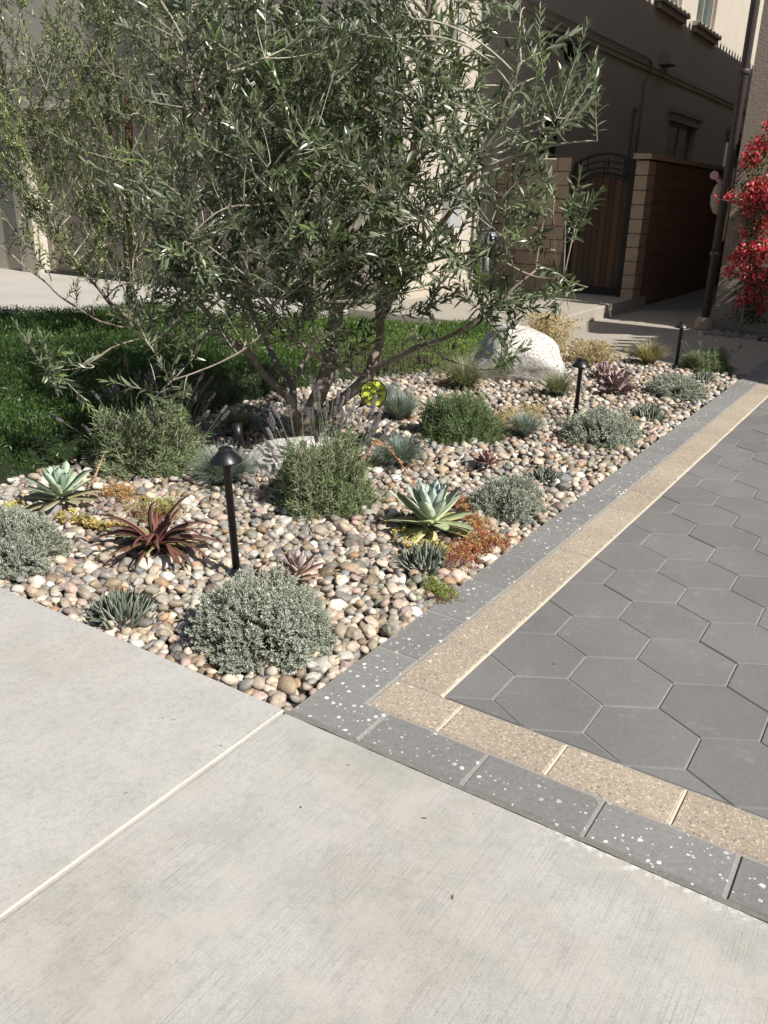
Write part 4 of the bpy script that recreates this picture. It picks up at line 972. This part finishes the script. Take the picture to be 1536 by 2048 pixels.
for pts in ([(-.035, .03), (-.045, .045), (-.03, .055), (-.018, .043), (-.03, .032), (-.012, .018)], [(-.012, .018), (.0, .034), (.012, .05), (.024, .045), (.018, .03), (.0, .026)], [(-.012, .018), (-.012, .032), (-.018, .043)], [(-.026, .012), (.0, .018), (.02, .016)]):
    mb.tube([(x, y, .0032) for x, y in pts], .0014, 5)
mb.build('leaf_emblem', M_['tag_k'], tg)
mb = MB(); mb.tube([(.0, .08, 0), (.02, .055, .01), (.028, .03, .012)], .0016, 5); mb.tube([(0, .08, 0), (.01, .11, 0), (.03, .13, 0)], .0014, 5); mb.build('tie', M_['tag_k'], tg)

# ================================================================ BED PLANTS
def dome_bush(R, Hh, n, sprig, leaf, lw, c0, c1, nleaf=9, seed=0, open_=.35, upb=.25, stemc=(.2, .19, .14)):
    """cushion of leafy sprigs; returns (foliage builder, stem builder)"""
    fb, sb = MB(), MB(); g_ = np.random.default_rng(seed)
    B, D, Nn, LL, CC = [], [], [], [], []
    for i in range(n):
        th = g_.uniform(0, 2 * math.pi); cz = g_.uniform(-.12, 1) ; sz = math.sqrt(max(0, 1 - cz * cz))
        lump = 1 + .36 * noise.noise(Vector((math.cos(th) * 1.5 * sz, math.sin(th) * 1.5 * sz, cz * 1.5 + seed * 1.7))) + .14 * noise.noise(Vector((math.cos(th) * 4 * sz, math.sin(th) * 4 * sz, cz * 4 + seed)))
        if noise.noise(Vector((math.cos(th) * 2.3 * sz + 5, math.sin(th) * 2.3 * sz, cz * 2.3 + seed * 2.1))) < -.26 and g_.uniform() < .8: continue
        if g_.uniform() < .05: lump *= g_.uniform(1.03, 1.16)
        rr = lump * (1 - open_ * g_.uniform() ** 2.2)
        p = np.array([math.cos(th) * sz * R, math.sin(th) * sz * R, max(.01, cz * Hh)]) * rr
        out = np.array([math.cos(th) * sz, math.sin(th) * sz, cz * R / Hh + upb]); out /= np.linalg.norm(out)
        d = out + g_.normal(0, .28, 3); d /= np.linalg.norm(d)
        L = sprig * g_.uniform(.7, 1.3); p0 = p - d * L
        sb.tube([p0 * .3 + np.array([0, 0, .0]), p0, p + d * L * .1], [.0022, .0016, .0009], 3, stemc, cap=False)
        for k in range(nleaf):
            t = (k + .6) / nleaf; q = p0 + d * L * (t * 1.1); ph = k * 2.4 + th; u = np.cross(d, [.3, .1, 1.]); u /= np.linalg.norm(u) + 1e-9; w = np.cross(d, u)
            o_ = u * math.cos(ph) + w * math.sin(ph); a = 1.05 - .6 * t
            B.append(q); D.append(d * math.cos(a) + o_ * math.sin(a)); Nn.append(d + g_.normal(0, .2, 3)); LL.append(leaf * g_.uniform(.7, 1.25)); CC.append(np.array(c0) + (np.array(c1) - c0) * g_.uniform() ** 1.2 * (.4 + .6 * t))
    B, D, Nn, LL, CC = map(np.array, (B, D, Nn, LL, CC)); B[:, 2] = np.maximum(B[:, 2], .003)
    leaf_arrays(fb, B, D, Nn, LL, LL * lw, CC, CC * 1.15, 'simple', .15, .2)
    return fb, sb
SIL = ((.22, .255, .205), (.56, .60, .52))
f1, s1 = dome_bush(.25, .25, 2900, .040, .0135, .42, *SIL, nleaf=12, seed=11, upb=.5)
fm1, sm1 = f1.mesh('foliage', M_['silver']), s1.mesh('stems', M_['twig'])
f2, s2 = dome_bush(.25, .22, 1900, .05, .017, .40, *SIL, nleaf=10, seed=12, upb=.5)
fm2, sm2 = f2.mesh('foliage', M_['silver']), s2.mesh('stems', M_['twig'])
silvers = [((525, 1275), .99, 'largest silver-leaved cushion shrub, at the front in the pebbles beside the sidewalk', fm1, sm1, (1.04, 1, .86)),
           ((18, 1120), .92, 'silver cushion shrub cut by the left edge beside the pale green rosette', fm1, sm1, (1, 1, 1)),
           ((1012, 1020), .84, 'silver cushion shrub beside the red trailing sedum', fm2, sm2, (1, 1, 1.05)),
           ((1200, 880), 1.02, 'silver shrub in front of the middle path light', fm2, sm2, (1.05, 1, 1)),
           ((1352, 788), 1.0, 'farthest sunlit silver shrub, near the far edging stones', fm2, sm2, (1.1, 1, .8))]
for i, (uv, s, lab, fm, sm, sc) in enumerate(silvers):
    t = thing('silver_shrub', lab, 'shrub', P(*uv), i * 1.3 + .4, 'silver cushion shrubs'); t.scale = (s * sc[0], s * sc[1], s * sc[2])
    inst('foliage', fm, t); inst('stems', sm, t)

# lavenders
LAVL = ((.13, .17, .085), (.36, .42, .25))
fa, sa = dome_bush(.30, .33, 1150, .085, .040, .17, *LAVL, nleaf=12, seed=21, open_=.5, upb=.7)
fma, sma = fa.mesh('foliage', M_['leaf']), sa.mesh('stems', M_['twig'])
fg, sg_ = dome_bush(.30, .27, 1150, .085, .038, .17, (.08, .13, .05), (.20, .29, .12), nleaf=12, seed=22, open_=.5, upb=.7)
fmg, smg = fg.mesh('foliage', M_['leaf']), sg_.mesh('stems', M_['twig'])
spm = []
for k in range(4):
    mb = MB(); lean = np.array([.03 * (k - 1.5), .02 * (k % 2), 0]); L = .16 + .03 * k
    q = [np.array([0, 0, 0.]), np.array([0, 0, L * .5]) + lean * .4, np.array([0, 0, L]) + lean]
    mb.tube(q, .0014, 4, (.22, .26, .17))
    for wv in range(6):
        z = L + wv * .0095; r = .0062 * (1 - .1 * abs(wv - 2))
        for j in range(6):
            a = j * math.pi / 3 + wv * .5; c = np.array((.22, .20, .26)) * random.uniform(.5, 1.2) if random.random() < .5 else np.array((.25, .22, .20))
            x, y = math.cos(a) * r + lean[0], math.sin(a) * r + lean[1]; e = .0034
            mb.add([(x - e, y, z), (x, y - e, z + .002), (x + e, y, z), (x, y + e, z + .002), (x * 1.1, y * 1.1, z + .011)], [(0, 1, 4), (1, 2, 4), (2, 3, 4), (3, 0, 4)], c)
    spm.append(mb.mesh('flower_spike', M_['petal']))
def lavender(uv, s, lab, fm, sm, spikes, sc=(1, 1, 1), bias=0):
    t = thing('lavender_bush', lab, 'lavender', P(*uv), random.uniform(0, 6)); t.rotation_euler = (0, 0, 0); t.scale = (s * sc[0], s * sc[1], s * sc[2]); inst('foliage', fm, t); inst('stems', sm, t)
    for i in range(spikes):
        th = random.uniform(0, 6.28) if random.random() > bias else random.uniform(.6, 2.6); cz = random.uniform(.35, 1); sz = math.sqrt(1 - cz * cz)
        p = Vector((math.cos(th) * sz * .27, math.sin(th) * sz * .27, cz * .28)); o = inst('flower_spike', spm[i % 4], t, p)
        o.rotation_euler = Vector((math.cos(th) * sz + random.gauss(0, .2), math.sin(th) * sz + random.gauss(0, .2), cz + .8)).to_track_quat('Z', 'Y').to_euler(); k = random.uniform(.85, 1.35) / s; o.scale = (k, k, k * .95)
    return t
lavender((655, 1000), .97, 'flowering lavender bush in the middle, before the olive trunk', fma, sma, 60, (1, 1, 1.1), .5)
lavender((305, 925), 1.08, 'flowering lavender bush against the dark groundcover on the left', fma, sma, 60, (1.15, 1, 1.0), .5)
lavender((922, 868), .98, 'green flowerless lavender bush right of the blue grass', fmg, smg, 0, (1, 1, 1.05))
lavender((1413, 738), .85, 'small lavender in the shade at the far end of the bed', fma, sma, 8, (1.1, 1, .7))

# grass tufts
def tuft(n, L, c0, c1, seed, spread=1.0, r0=.03, w=.0022):
    mb = MB(); g_ = np.random.default_rng(seed)
    for i in range(n):
        th = g_.uniform(0, 6.28); el = .15 + spread * g_.uniform() ** .8; l = L * g_.uniform(.6, 1.1); b = np.array([math.cos(th), math.sin(th)]) * r0 * g_.uniform(0, 1)
        pts = []; p = np.array([b[0], b[1], 0.]); a = el * .6
        for k in range(5):
            pts.append(p.copy()); p = p + np.array([math.cos(th) * math.sin(a), math.sin(th) * math.sin(a), math.cos(a)]) * l / 4; a += el * .22
        pts = np.array(pts); s = np.array([-math.sin(th), math.cos(th), 0]) * w; ww = np.array([1, 1, .8, .5, .05])[:, None]
        V = np.concatenate([pts - s * ww, pts + s * ww]); V[:, 2] = np.maximum(V[:, 2], .004); c = np.array(c0) + (np.array(c1) - c0) * g_.uniform()
        mb.add(V, [(k, k + 1, k + 6, k + 5) for k in range(4)], c)
    return mb
BLUE = ((.17, .22, .20), (.36, .42, .39)); TAN = ((.26, .23, .13), (.52, .48, .30)); OLV = ((.16, .19, .12), (.34, .34, .22))
tm = [tuft(1100, .21, *BLUE, 1, 1.15).mesh('blades', M_['leaf']), tuft(800, .20, *BLUE, 2, 1.0).mesh('blades', M_['leaf']), tuft(800, .22, *TAN, 3, 1.1).mesh('blades', M_['leaf']), tuft(700, .22, *OLV, 4, 1.2).mesh('blades', M_['leaf'])]
for uv, s, k, lab in [((452, 965), 1.0, 0, 'blue fescue tuft behind the front path light'), ((800, 930), .9, 0, 'blue fescue tuft at the foot of the red flower stalk'), ((800, 838), 1.1, 1, 'blue fescue tuft below the round yellow tag'),
                      ((770, 810), .9, 1, 'blue fescue tuft half behind another below the tag'), ((1050, 872), .85, 1, 'blue fescue tuft between the green bush and the middle path light'), ((930, 775), 1.25, 3, 'tall soft grass tuft left of the granite boulder'),
                      ((1115, 790), .95, 3, 'brownish grass tuft at the right foot of the boulder'), ((1297, 728), 1.15, 2, 'straw-coloured grass tuft near the far path light'), ((478, 868), .9, 3, 'shaded grass tuft behind the black spot light')]:
    s *= 1.3; t = thing('grass_tuft', lab, 'ornamental grass', P(*uv), k + uv[0]); t.scale = (s, s, s * .85); inst('blades', tm[k], t)

# succulents
def fleshy(L, Wd, thick, lift, curl, cup, profile, c_in, c_out, edge=None, n=8, wave=0.0, ph=0):
    """one pointed fleshy leaf growing along +x, lifting by angle 'lift' and curling"""
    mb = MB(); p = np.array([0., 0, 0]); a = lift; V = []; C = []
    for i in range(n):
        t = i / (n - 1); w = Wd * np.interp(t, [q[0] for q in profile], [q[1] for q in profile]) / 2; w = max(w, .0004)
        nx, nz_ = -math.sin(a), math.cos(a); th = thick * (1 - t * .8) / 2; wy = wave * math.sin(t * 9 + ph) * w
        V += [(p[0] + nx * cup * w, -w, p[2] + nz_ * cup * w + wy), (p[0] + nx * th * .2, 0, p[2] + nz_ * th * .2), (p[0] + nx * cup * w, w, p[2] + nz_ * cup * w - wy), (p[0] - nx * th, 0, p[2] - nz_ * th)]
        c = np.array(c_in) * (1 - t) + np.array(c_out) * t; ce = c if edge is None else np.array(edge); C += [ce, c, ce, c * .85]
        a2 = a + curl / n; p = p + np.array([math.cos(a), 0, math.sin(a)]) * L / (n - 1); a = a2
    f = []
    for i in range(n - 1):
        for j in range(4): k = (j + 1) % 4; f.append((i * 4 + j, i * 4 + 4 + j, i * 4 + 4 + k, i * 4 + k))
    f.append(((n - 1) * 4, (n - 1) * 4 + 1, (n - 1) * 4 + 2, (n - 1) * 4 + 3)); mb.add(V, f, np.array(C)); return mb
LANCE = [(0, .55), (.25, .9), (.5, 1), (.75, .8), (.9, .4), (1, 0)]; OBOV = [(0, .5), (.35, .75), (.62, 1), (.8, .9), (.93, .45), (1, 0)]; STRAP = [(0, 1), (.4, .95), (.7, .7), (.9, .35), (1, 0)]; SPOON = [(0, .7), (.5, .9), (.85, 1), (.95, .7), (1, .15)]
def rosette(name, lab, cat, uv, rings, s=1.0, group=None, z=.0, tilt=(0, 0)):
    t = thing(name, lab, cat, P(*uv), 0, group); t.location.z = z; t.scale = (s, s, s); t.rotation_euler = (tilt[0], tilt[1], 0)
    for r in rings:
        cnt, rad, hz0, kw, jit = r; me = [fleshy(ph=k * 2, **kw).mesh('leaf', M_['succ'], True) for k in range(2)]
        o0 = random.uniform(0, 6)
        for i in range(cnt):
            th = o0 + i * 2 * math.pi / cnt + random.gauss(0, jit); o = inst('leaf', me[i % 2], t, (math.cos(th) * rad, math.sin(th) * rad, hz0 + random.uniform(-.006, .006)), (0, 0, 0))
            o.rotation_euler = (random.gauss(0, jit * .8), -random.gauss(0, jit * .9), th); k = random.uniform(.88, 1.1); o.scale = (k, k, k)
    return t
def K(L, Wd, lift, curl, ci, co, prof=LANCE, edge=None, cup=.35, thick=.008, wave=0): return dict(L=L, Wd=Wd, thick=thick, lift=lift, curl=curl, cup=cup, profile=prof, c_in=ci, c_out=co, edge=edge, wave=wave)
gB, gG, gY = (.42, .50, .46), (.38, .46, .35), (.42, .50, .18)
rosette('giant_rosette', 'large blue-green rosette succulent with yellowing lower leaves beside the red sedum', 'succulent', (862, 1062),
        [(10, .035, .02, K(.24, .074, .05, -.35, (.46, .50, .20), (.54, .56, .26), edge=(.55, .50, .28)), .14), (9, .03, .05, K(.24, .076, .38, -.15, (.44, .51, .27), (.46, .54, .32), edge=(.48, .54, .32)), .1),
         (8, .022, .075, K(.21, .078, .8, .15, gG, (.42, .50, .41), edge=(.52, .58, .48)), .1), (7, .016, .09, K(.19, .07, 1.1, .25, gB, (.44, .53, .50), edge=(.54, .62, .57)), .08), (5, .008, .10, K(.16, .055, 1.32, .25, (.42, .53, .52), (.45, .56, .56), edge=(.52, .6, .6)), .06)], .95)
rosette('giant_rosette', 'pale green rosette succulent with pinkish lower leaves near the groundcover edge', 'succulent', (125, 1010),
        [(9, .03, .02, K(.19, .062, .1, -.2, (.40, .46, .22), (.48, .42, .28), OBOV, edge=(.5, .42, .3)), .14), (8, .022, .05, K(.18, .062, .5, .05, (.34, .46, .30), (.40, .52, .36), OBOV, edge=(.46, .54, .4)), .1),
         (6, .016, .075, K(.16, .06, .95, .25, (.38, .52, .40), (.42, .55, .42), OBOV, edge=(.5, .6, .46)), .1), (5, .008, .09, K(.12, .045, 1.2, .4, (.46, .6, .5), (.5, .62, .5), OBOV), .08)], .98, z=.01)
rosette('pink_rosette', 'small pink-cream rosette succulent behind the front silver cushion', 'succulent', (598, 1172),
        [(9, .012, .01, K(.075, .026, .3, .25, (.50, .34, .27), (.52, .36, .28), edge=(.6, .44, .36)), .1), (7, .008, .03, K(.07, .026, .75, .3, (.48, .36, .32), (.55, .40, .34), edge=(.62, .5, .42)), .1), (6, .004, .045, K(.06, .022, 1.1, .3, (.46, .38, .36), (.5, .4, .38), edge=(.6, .5, .45)), .08)], 1.35, z=.03)
rosette('purple_rosette', 'small dusky purple rosette succulent alone in the pebbles', 'succulent', (974, 938),
        [(9, .012, .01, K(.08, .038, .2, .35, (.26, .14, .14), (.36, .20, .19), OBOV, edge=(.42, .28, .26)), .1), (7, .008, .03, K(.07, .036, .65, .4, (.28, .15, .16), (.36, .2, .2), OBOV, edge=(.42, .28, .27)), .1), (6, .003, .045, K(.055, .03, 1.0, .5, (.30, .17, .18), (.38, .22, .22), OBOV), .08)], 1.1, z=.02)
for uv, s, lab in (((1232, 785), 1.15, 'nearer ruffled purple rosette beyond the middle path light'), ((1208, 757), .85, 'smaller ruffled purple rosette touching the nearer one')):
    rosette('ruffled_rosette', lab, 'succulent', uv, [(12, .04, .01, K(.15, .075, .2, .3, (.24, .15, .17), (.32, .21, .22), OBOV, edge=(.44, .32, .30), wave=.35), .12), (9, .03, .05, K(.13, .07, .6, .45, (.28, .18, .21), (.36, .24, .26), OBOV, edge=(.48, .36, .34), wave=.35), .12),
            (6, .015, .08, K(.10, .055, 1.0, .5, (.32, .22, .25), (.38, .26, .29), OBOV, edge=(.48, .36, .34), wave=.3), .1)], s, z=.01)
# white-edged compact agaves
for uv, s, lab, n in (((245, 1232), 1.0, 'white-edged compact agave clump in front of the dark strap-leaved plant', 1), ((852, 1130), .98, 'white-edged compact agave clump below the large rosette', 1), ((1092, 958), .8, 'small white-edged agave clump above the middle edging stones', .8),
                      ((1298, 835), 1.05, 'dark spiky white-edged agave clump right of the middle path light', 1), ((1405, 762), .95, 'farthest white-edged agave clump by the far edging', .7), ((1276, 712), .8, 'dark low agave clump at the shade line by the paving', .6)):
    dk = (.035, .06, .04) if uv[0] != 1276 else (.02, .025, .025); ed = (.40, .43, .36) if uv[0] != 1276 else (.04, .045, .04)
    cr = lambda L, li, cu, w=.0165: K(L, w, li, cu, dk, (.11, .15, .09), STRAP, edge=ed, cup=.3, thick=.012)
    s *= 1.15
    rosette('compact_agave', lab, 'agave', uv, [(int(20 * n), .085, -.005, cr(.055, .7, .3), .25), (int(26 * n), .068, .0, cr(.065, .95, .25), .25), (int(24 * n), .048, .01, cr(.072, 1.15, .2), .22),
            (int(16 * n), .03, .015, cr(.075, 1.3, .15), .2), (int(9 * n), .012, .02, cr(.075, 1.45, .1, .015), .18)], s, 'white-edged compact agaves')
# dark strap-leaved plant
rosette('strap_plant', 'dark bronze strap-leaved succulent with pink leaf margins', 'succulent', (312, 1100),
        [(17, .03, .03, K(.25, .030, .25, -.7, (.11, .06, .035), (.11, .075, .035), STRAP, edge=(.27, .15, .11), cup=.3), .3), (15, .025, .03, K(.29, .028, .6, -1.3, (.12, .055, .038), (.10, .065, .035), STRAP, edge=(.30, .15, .12), cup=.35), .35),
         (10, .02, .03, K(.27, .026, .85, -1.7, (.16, .055, .045), (.12, .055, .045), STRAP, edge=(.34, .15, .13), cup=.35), .35), (3, .01, .03, K(.21, .020, 1.05, -.9, (.22, .07, .065), (.15, .06, .055), STRAP, edge=(.40, .18, .16), cup=.35), .3),
         (6, .02, .02, K(.15, .042, .2, -.7, (.20, .22, .07), (.26, .28, .09), STRAP, edge=(.36, .34, .18)), .4)], 1.08)

# trailing sedums, dried perennials
def scatter_plant(name, lab, cat, pts, n, leaf, cols, h, lwr=.45, rsp=.05, stem=(.3, .12, .08), up=.6, stemh=True, s=1):
    t = thing(name, lab, cat, (pts[0].x, pts[0].y, 0)); base = np.array([tuple(p) for p in pts]) - [pts[0].x, pts[0].y, 0]
    cum = np.linspace(0, 1, len(base)); tt = rng.uniform(0, 1, n); c = np.stack([np.interp(tt, cum, base[:, k]) for k in range(2)], 1) + rng.normal(0, rsp, (n, 2))
    z = rng.uniform(.01, h, n); fb, sb = MB(), MB(); B = []; D = []; C = []
    for i in range(n):
        d = rng.normal(size=3); d[2] = abs(d[2]) + up; d /= np.linalg.norm(d); p = np.array([c[i, 0], c[i, 1], z[i]]); L = rng.uniform(.02, .045)
        sb.tube([p - d * L - [0, 0, z[i] * .5], p], .0012, 3, stem, cap=False); cc = np.array(cols[int(rng.integers(len(cols)))]) * rng.uniform(.75, 1.2)
        for k in range(6):
            a = k * 2.2; u = np.cross(d, [.3, .2, 1.]); u /= np.linalg.norm(u) + 1e-9; w = np.cross(d, u); o_ = u * math.cos(a) + w * math.sin(a); B.append(p - d * L * (k / 8)); D.append(d * .5 + o_); C.append(cc)
    B = np.array(B); D = np.array(D); B[:, 2] = np.maximum(B[:, 2], .004); leaf_arrays(fb, B, D, rand_dirs(len(B), .5), rng.uniform(.6, 1.2, len(B)) * leaf, leaf * lwr, np.array(C), np.array(C) * 1.2, 'simple', .1, .25)
    o = fb.build('foliage', M_['succ'], t); o['kind'] = 'stuff'; o = sb.build('stems', M_['succ'], t); o['kind'] = 'stuff'; return t
RED = [(.42, .10, .06), (.48, .20, .08), (.36, .08, .06), (.52, .36, .12), (.40, .42, .14)]
scatter_plant('red_sedum', 'red and orange trailing sedum spilling onto the grey edging stones', 'sedum', [P(900, 1135), P(935, 1110), P(965, 1085), P(1000, 1090)], 420, .012, RED, .07, rsp=.045)
scatter_plant('red_sedum', 'thin red sedum trail between the large rosette and the silver shrub', 'sedum', [P(905, 1000), P(925, 1020), P(945, 1045), P(960, 1070)], 230, .013, [(.42, .12, .07), (.48, .24, .1), (.5, .42, .14)], .06, rsp=.022)
scatter_plant('yellow_sedum', 'yellow broad-leaved sedum creeping at the foot of the pale green rosette', 'sedum', [P(118, 1040), P(160, 1050), P(205, 1058), P(250, 1065)], 75, .030, [(.42, .36, .12), (.42, .31, .12), (.34, .32, .14)], .04, .6, .022)
scatter_plant('yellow_sedum', 'yellow sedum leaves at the left picture edge before the groundcover', 'sedum', [P(8, 1022), P(45, 1012)], 40, .022, [(.5, .46, .14)], .03, .6, .015)
scatter_plant('orange_sedum', 'orange-brown sedum behind the dark strap-leaved plant', 'sedum', [P(212, 992), P(245, 990), P(262, 1010)], 130, .016, [(.46, .22, .08), (.42, .26, .10), (.36, .3, .12)], .06, rsp=.03)
scatter_plant('green_sedum', 'small yellow-green sedum inside the dark strap-leaved plant', 'sedum', [P(270, 1040), P(320, 1035), P(350, 1040)], 200, .011, [(.34, .40, .08), (.26, .34, .08)], .12, rsp=.03)
scatter_plant('yellow_sedum', 'yellow-green sedum under the large blue-green rosette', 'sedum', [P(795, 1060), P(835, 1095), P(890, 1100)], 70, .022, [(.40, .40, .12), (.42, .34, .13)], .03, .5, .03)
scatter_plant('green_sedum', 'bright green creeping weeds below the agave clump at the edging', 'sedum', [P(850, 1165), P(878, 1180), P(890, 1200)], 150, .015, [(.16, .26, .05), (.24, .32, .08)], .04, .25, .025)
DRY = [(.50, .40, .22), (.44, .33, .17), (.55, .46, .28), (.40, .36, .16)]
scatter_plant('dried_flower_clump', 'dried straw-coloured flower clump behind the granite boulder', 'dried plant', [P(1075, 695), P(1090, 700), P(1110, 705)], 650, .026, DRY, .40, .5, .13, (.4, .3, .16), 1.0)
scatter_plant('dried_flower_clump', 'dried yellow-brown clump right of the granite boulder', 'dried plant', [P(1145, 722), P(1180, 722), P(1205, 728)], 500, .022, DRY + [(.2, .22, .08)], .22, .5, .10, (.4, .3, .16), 1.0)
scatter_plant('dried_flower_clump', 'low dried yellow clump behind the blue fescue', 'dried plant', [P(1005, 850), P(1040, 845), P(1068, 825)], 320, .018, DRY, .10, .5, .06, (.4, .3, .16), .8)
scatter_plant('shaded_greens', 'bright green low shrub behind the boulder', 'shrub', [P(880, 745), P(940, 735), P(1000, 735), P(1050, 720)], 1300, .024, [(.14, .24, .04), (.2, .3, .06), (.08, .15, .03)], .30, .4, .17, (.2, .2, .1), 1.0)
scatter_plant('low_shrub', 'dark green low shrub between the olive trunk and the garage driveway', 'shrub', [P(640, 752), P(720, 752), P(800, 742), P(870, 735)], 1500, .024, [(.06, .11, .03), (.10, .17, .04), (.14, .22, .05)], .38, .4, .16, (.15, .13, .09), 1.0)
scatter_plant('orange_weeds', 'rusty orange sedum left of the boulder', 'sedum', [P(895, 770), P(940, 765)], 160, .018, [(.42, .2, .08), (.45, .3, .14)], .06, .4, .06)
# flower stalks
def stalk(lab, pts, r, col, bud, nb_):
    t = thing('flower_stalk', lab, 'flower stalk'); mb = MB(); mb.tube(pts, np.linspace(r, r * .5, len(pts)), 6, col); mb.build('stem', M_['succ'], t, True)
    mb = MB(); P_ = np.array([tuple(p) for p in pts]); q = np.linspace(0, 1, nb_); c = np.stack([np.interp(q, np.linspace(0, 1, len(P_)), P_[:, k]) for k in range(3)], 1)
    leaf_arrays(mb, c, rand_dirs(nb_, .3), rand_dirs(nb_), rng.uniform(.012, .03, nb_), .009, np.array(bud) * rng.uniform(.7, 1.2, nb_)[:, None], None, 'simple'); mb.build('bracts', M_['succ'], t); return t
pb = P(862, 1045)
stalk('arching red flower stalk rising from the large blue-green rosette', [Vector((pb.x - .02, pb.y, .1)), PY(826, 962, pb.y + .05), PY(800, 925, pb.y + .1), PY(775, 892, pb.y + .12), PY(755, 880, pb.y + .1), PY(738, 900, pb.y)], .0038, (.42, .17, .10), (.50, .26, .15), 80)
pb = P(180, 1000)
stalk('dry beige flower stalk leaning beside the pale green rosette', [P(178, 985), PY(188, 960, pb.y + .1), PY(197, 935, pb.y + .15), PY(208, 908, pb.y + .2)], .006, (.5, .36, .2), (.55, .42, .26), 40)

# bougainvillea trained on the right-hand wall
bg_ = thing('bougainvillea', 'red-pink flowering bougainvillea climbing the tan wall at the right edge', 'bougainvillea')
def BW(u, v, off):   # point standing 'off' in front of the wall plane
    d = ray(u, v); t = (RF - off) / (d[:2] @ T2); return Vector((d[0] * t, d[1] * t, CAM_H + d[2] * t))
mb = MB(); mb.tube([BW(1478, 668, .35), BW(1484, 640, .3), BW(1490, 600, .2), BW(1505, 520, .15), BW(1515, 420, .15), BW(1530, 300, .15), BW(1560, 200, .15)], [.022, .02, .018, .015, .013, .011, .008], 8)
mb.tube([BW(1510, 440, .15), BW(1480, 405, .25), BW(1435, 398, .35)], [.007, .005, .003], 6); mb.tube([BW(1495, 560, .2), BW(1470, 545, .3), BW(1455, 570, .35)], [.007, .005, .003], 6)
mb.build('stem', M_['bark'], bg_, True)
clus = [((1515, 300), .16, 1), ((1500, 320), .12, 1), ((1520, 385), .2, 1.2), ((1495, 400), .14, 1.2), ((1462, 395), .08, .8), ((1438, 397), .05, .6), ((1530, 450), .15, .6), ((1490, 428), .08, .6), ((1488, 465), .07, .8), ((1525, 500), .16, 1), ((1495, 500), .13, 1.2), ((1470, 520), .1, 1.2), ((1458, 545), .09, 1.1),
        ((1500, 545), .16, 1.2), ((1530, 560), .15, 1.1), ((1500, 590), .13, 1.1), ((1480, 605), .09, .7), ((1525, 610), .12, .8), ((1570, 380), .3, 1.3), ((1580, 520), .3, 1.3), ((1560, 250), .2, 1)]
B, C_, Lf, LB, LC = [], [], [], [], []
for (u, v), r, w in clus:
    c = np.array(tuple(BW(u, v, .22)))
    for _ in range(int(1500 * r * w * (r * 6))):
        d = rng.normal(size=3); d *= r * rng.uniform(.1, 1) ** .5 / np.linalg.norm(d); p = c + d * [1, .7, 1]
        if rng.uniform() < .75: B.append(p); C_.append(np.array([(.72, .10, .17), (.82, .30, .34), (.58, .06, .08), (.75, .34, .18)][int(rng.choice(4, p=[.45, .25, .22, .08]))]) * rng.uniform(.8, 1.25))
        else: LB.append(p); LC.append(np.array((.10, .14, .03)) * rng.uniform(.5, 1.6))
for _ in range(1500):
    u, v = 1505 + rng.normal(0, 18), rng.uniform(300, 650); LB.append(np.array(tuple(BW(u + (500 - v) * .05, v, rng.uniform(.05, .3))))); LC.append(np.array((.06, .09, .025)) * rng.uniform(.5, 1.6))
mb = MB(); leaf_arrays(mb, B, rand_dirs(len(B), .3), rand_dirs(len(B)), rng.uniform(.042, .062, len(B)), .042, np.array(C_), np.array(C_) * 1.3, 'simple', .1, .25)
o = mb.build('flowers', M_['petal'], bg_); o['kind'] = 'stuff'
mb = MB(); leaf_arrays(mb, LB, rand_dirs(len(LB)), rand_dirs(len(LB)), rng.uniform(.035, .055, len(LB)), .026, np.array(LC), None, 'simple', .1, .2)
o = mb.build('foliage', M_['leaf'], bg_); o['kind'] = 'stuff'
# fallen leaves and bits among the stones, a few on the paving
n_ = 420; xy = np.array([stones[int(k)][:2] for k in rng.integers(0, len(stones), n_)]) + rng.normal(0, .02, (n_, 2))
mb = MB(); dl = rng.normal(size=(n_, 3)); dl[:, 2] *= .25; nn = rng.normal(0, .4, (n_, 3)); nn[:, 2] = 1
leaf_arrays(mb, np.c_[xy, np.full(n_, .008)], dl, nn, rng.uniform(.025, .06, n_), rng.uniform(.006, .011, n_), np.array([(.36, .27, .15), (.24, .20, .12), (.40, .36, .24)])[rng.integers(0, 3, n_)], None, 'olive', -.1, .2)
pv = [P(u, v, .003) for u, v in ((322, 1436), (342, 1440), (855, 1637), (438, 1490), (600, 1612), (245, 1588), (1110, 1330), (905, 1800), (1280, 1245), (700, 1530))]
k_ = len(pv); leaf_arrays(mb, [tuple(p) for p in pv], np.c_[rng.normal(size=(k_, 2)), np.zeros(k_)], np.tile([0, 0, 1.], (k_, 1)), rng.uniform(.006, .02, k_), .003, np.tile([.10, .07, .04], (k_, 1)), None, 'olive', -.1, .2)
o = mb.build('leaf_litter', M_['leaf']); tag(o, 'dry fallen leaves and crumbs scattered over the pebbles and paving', 'leaf litter', kind='stuff')
print('leaves', NL, NL2, 'pebbles', len(stones), 'objects', len(bpy.data.objects))
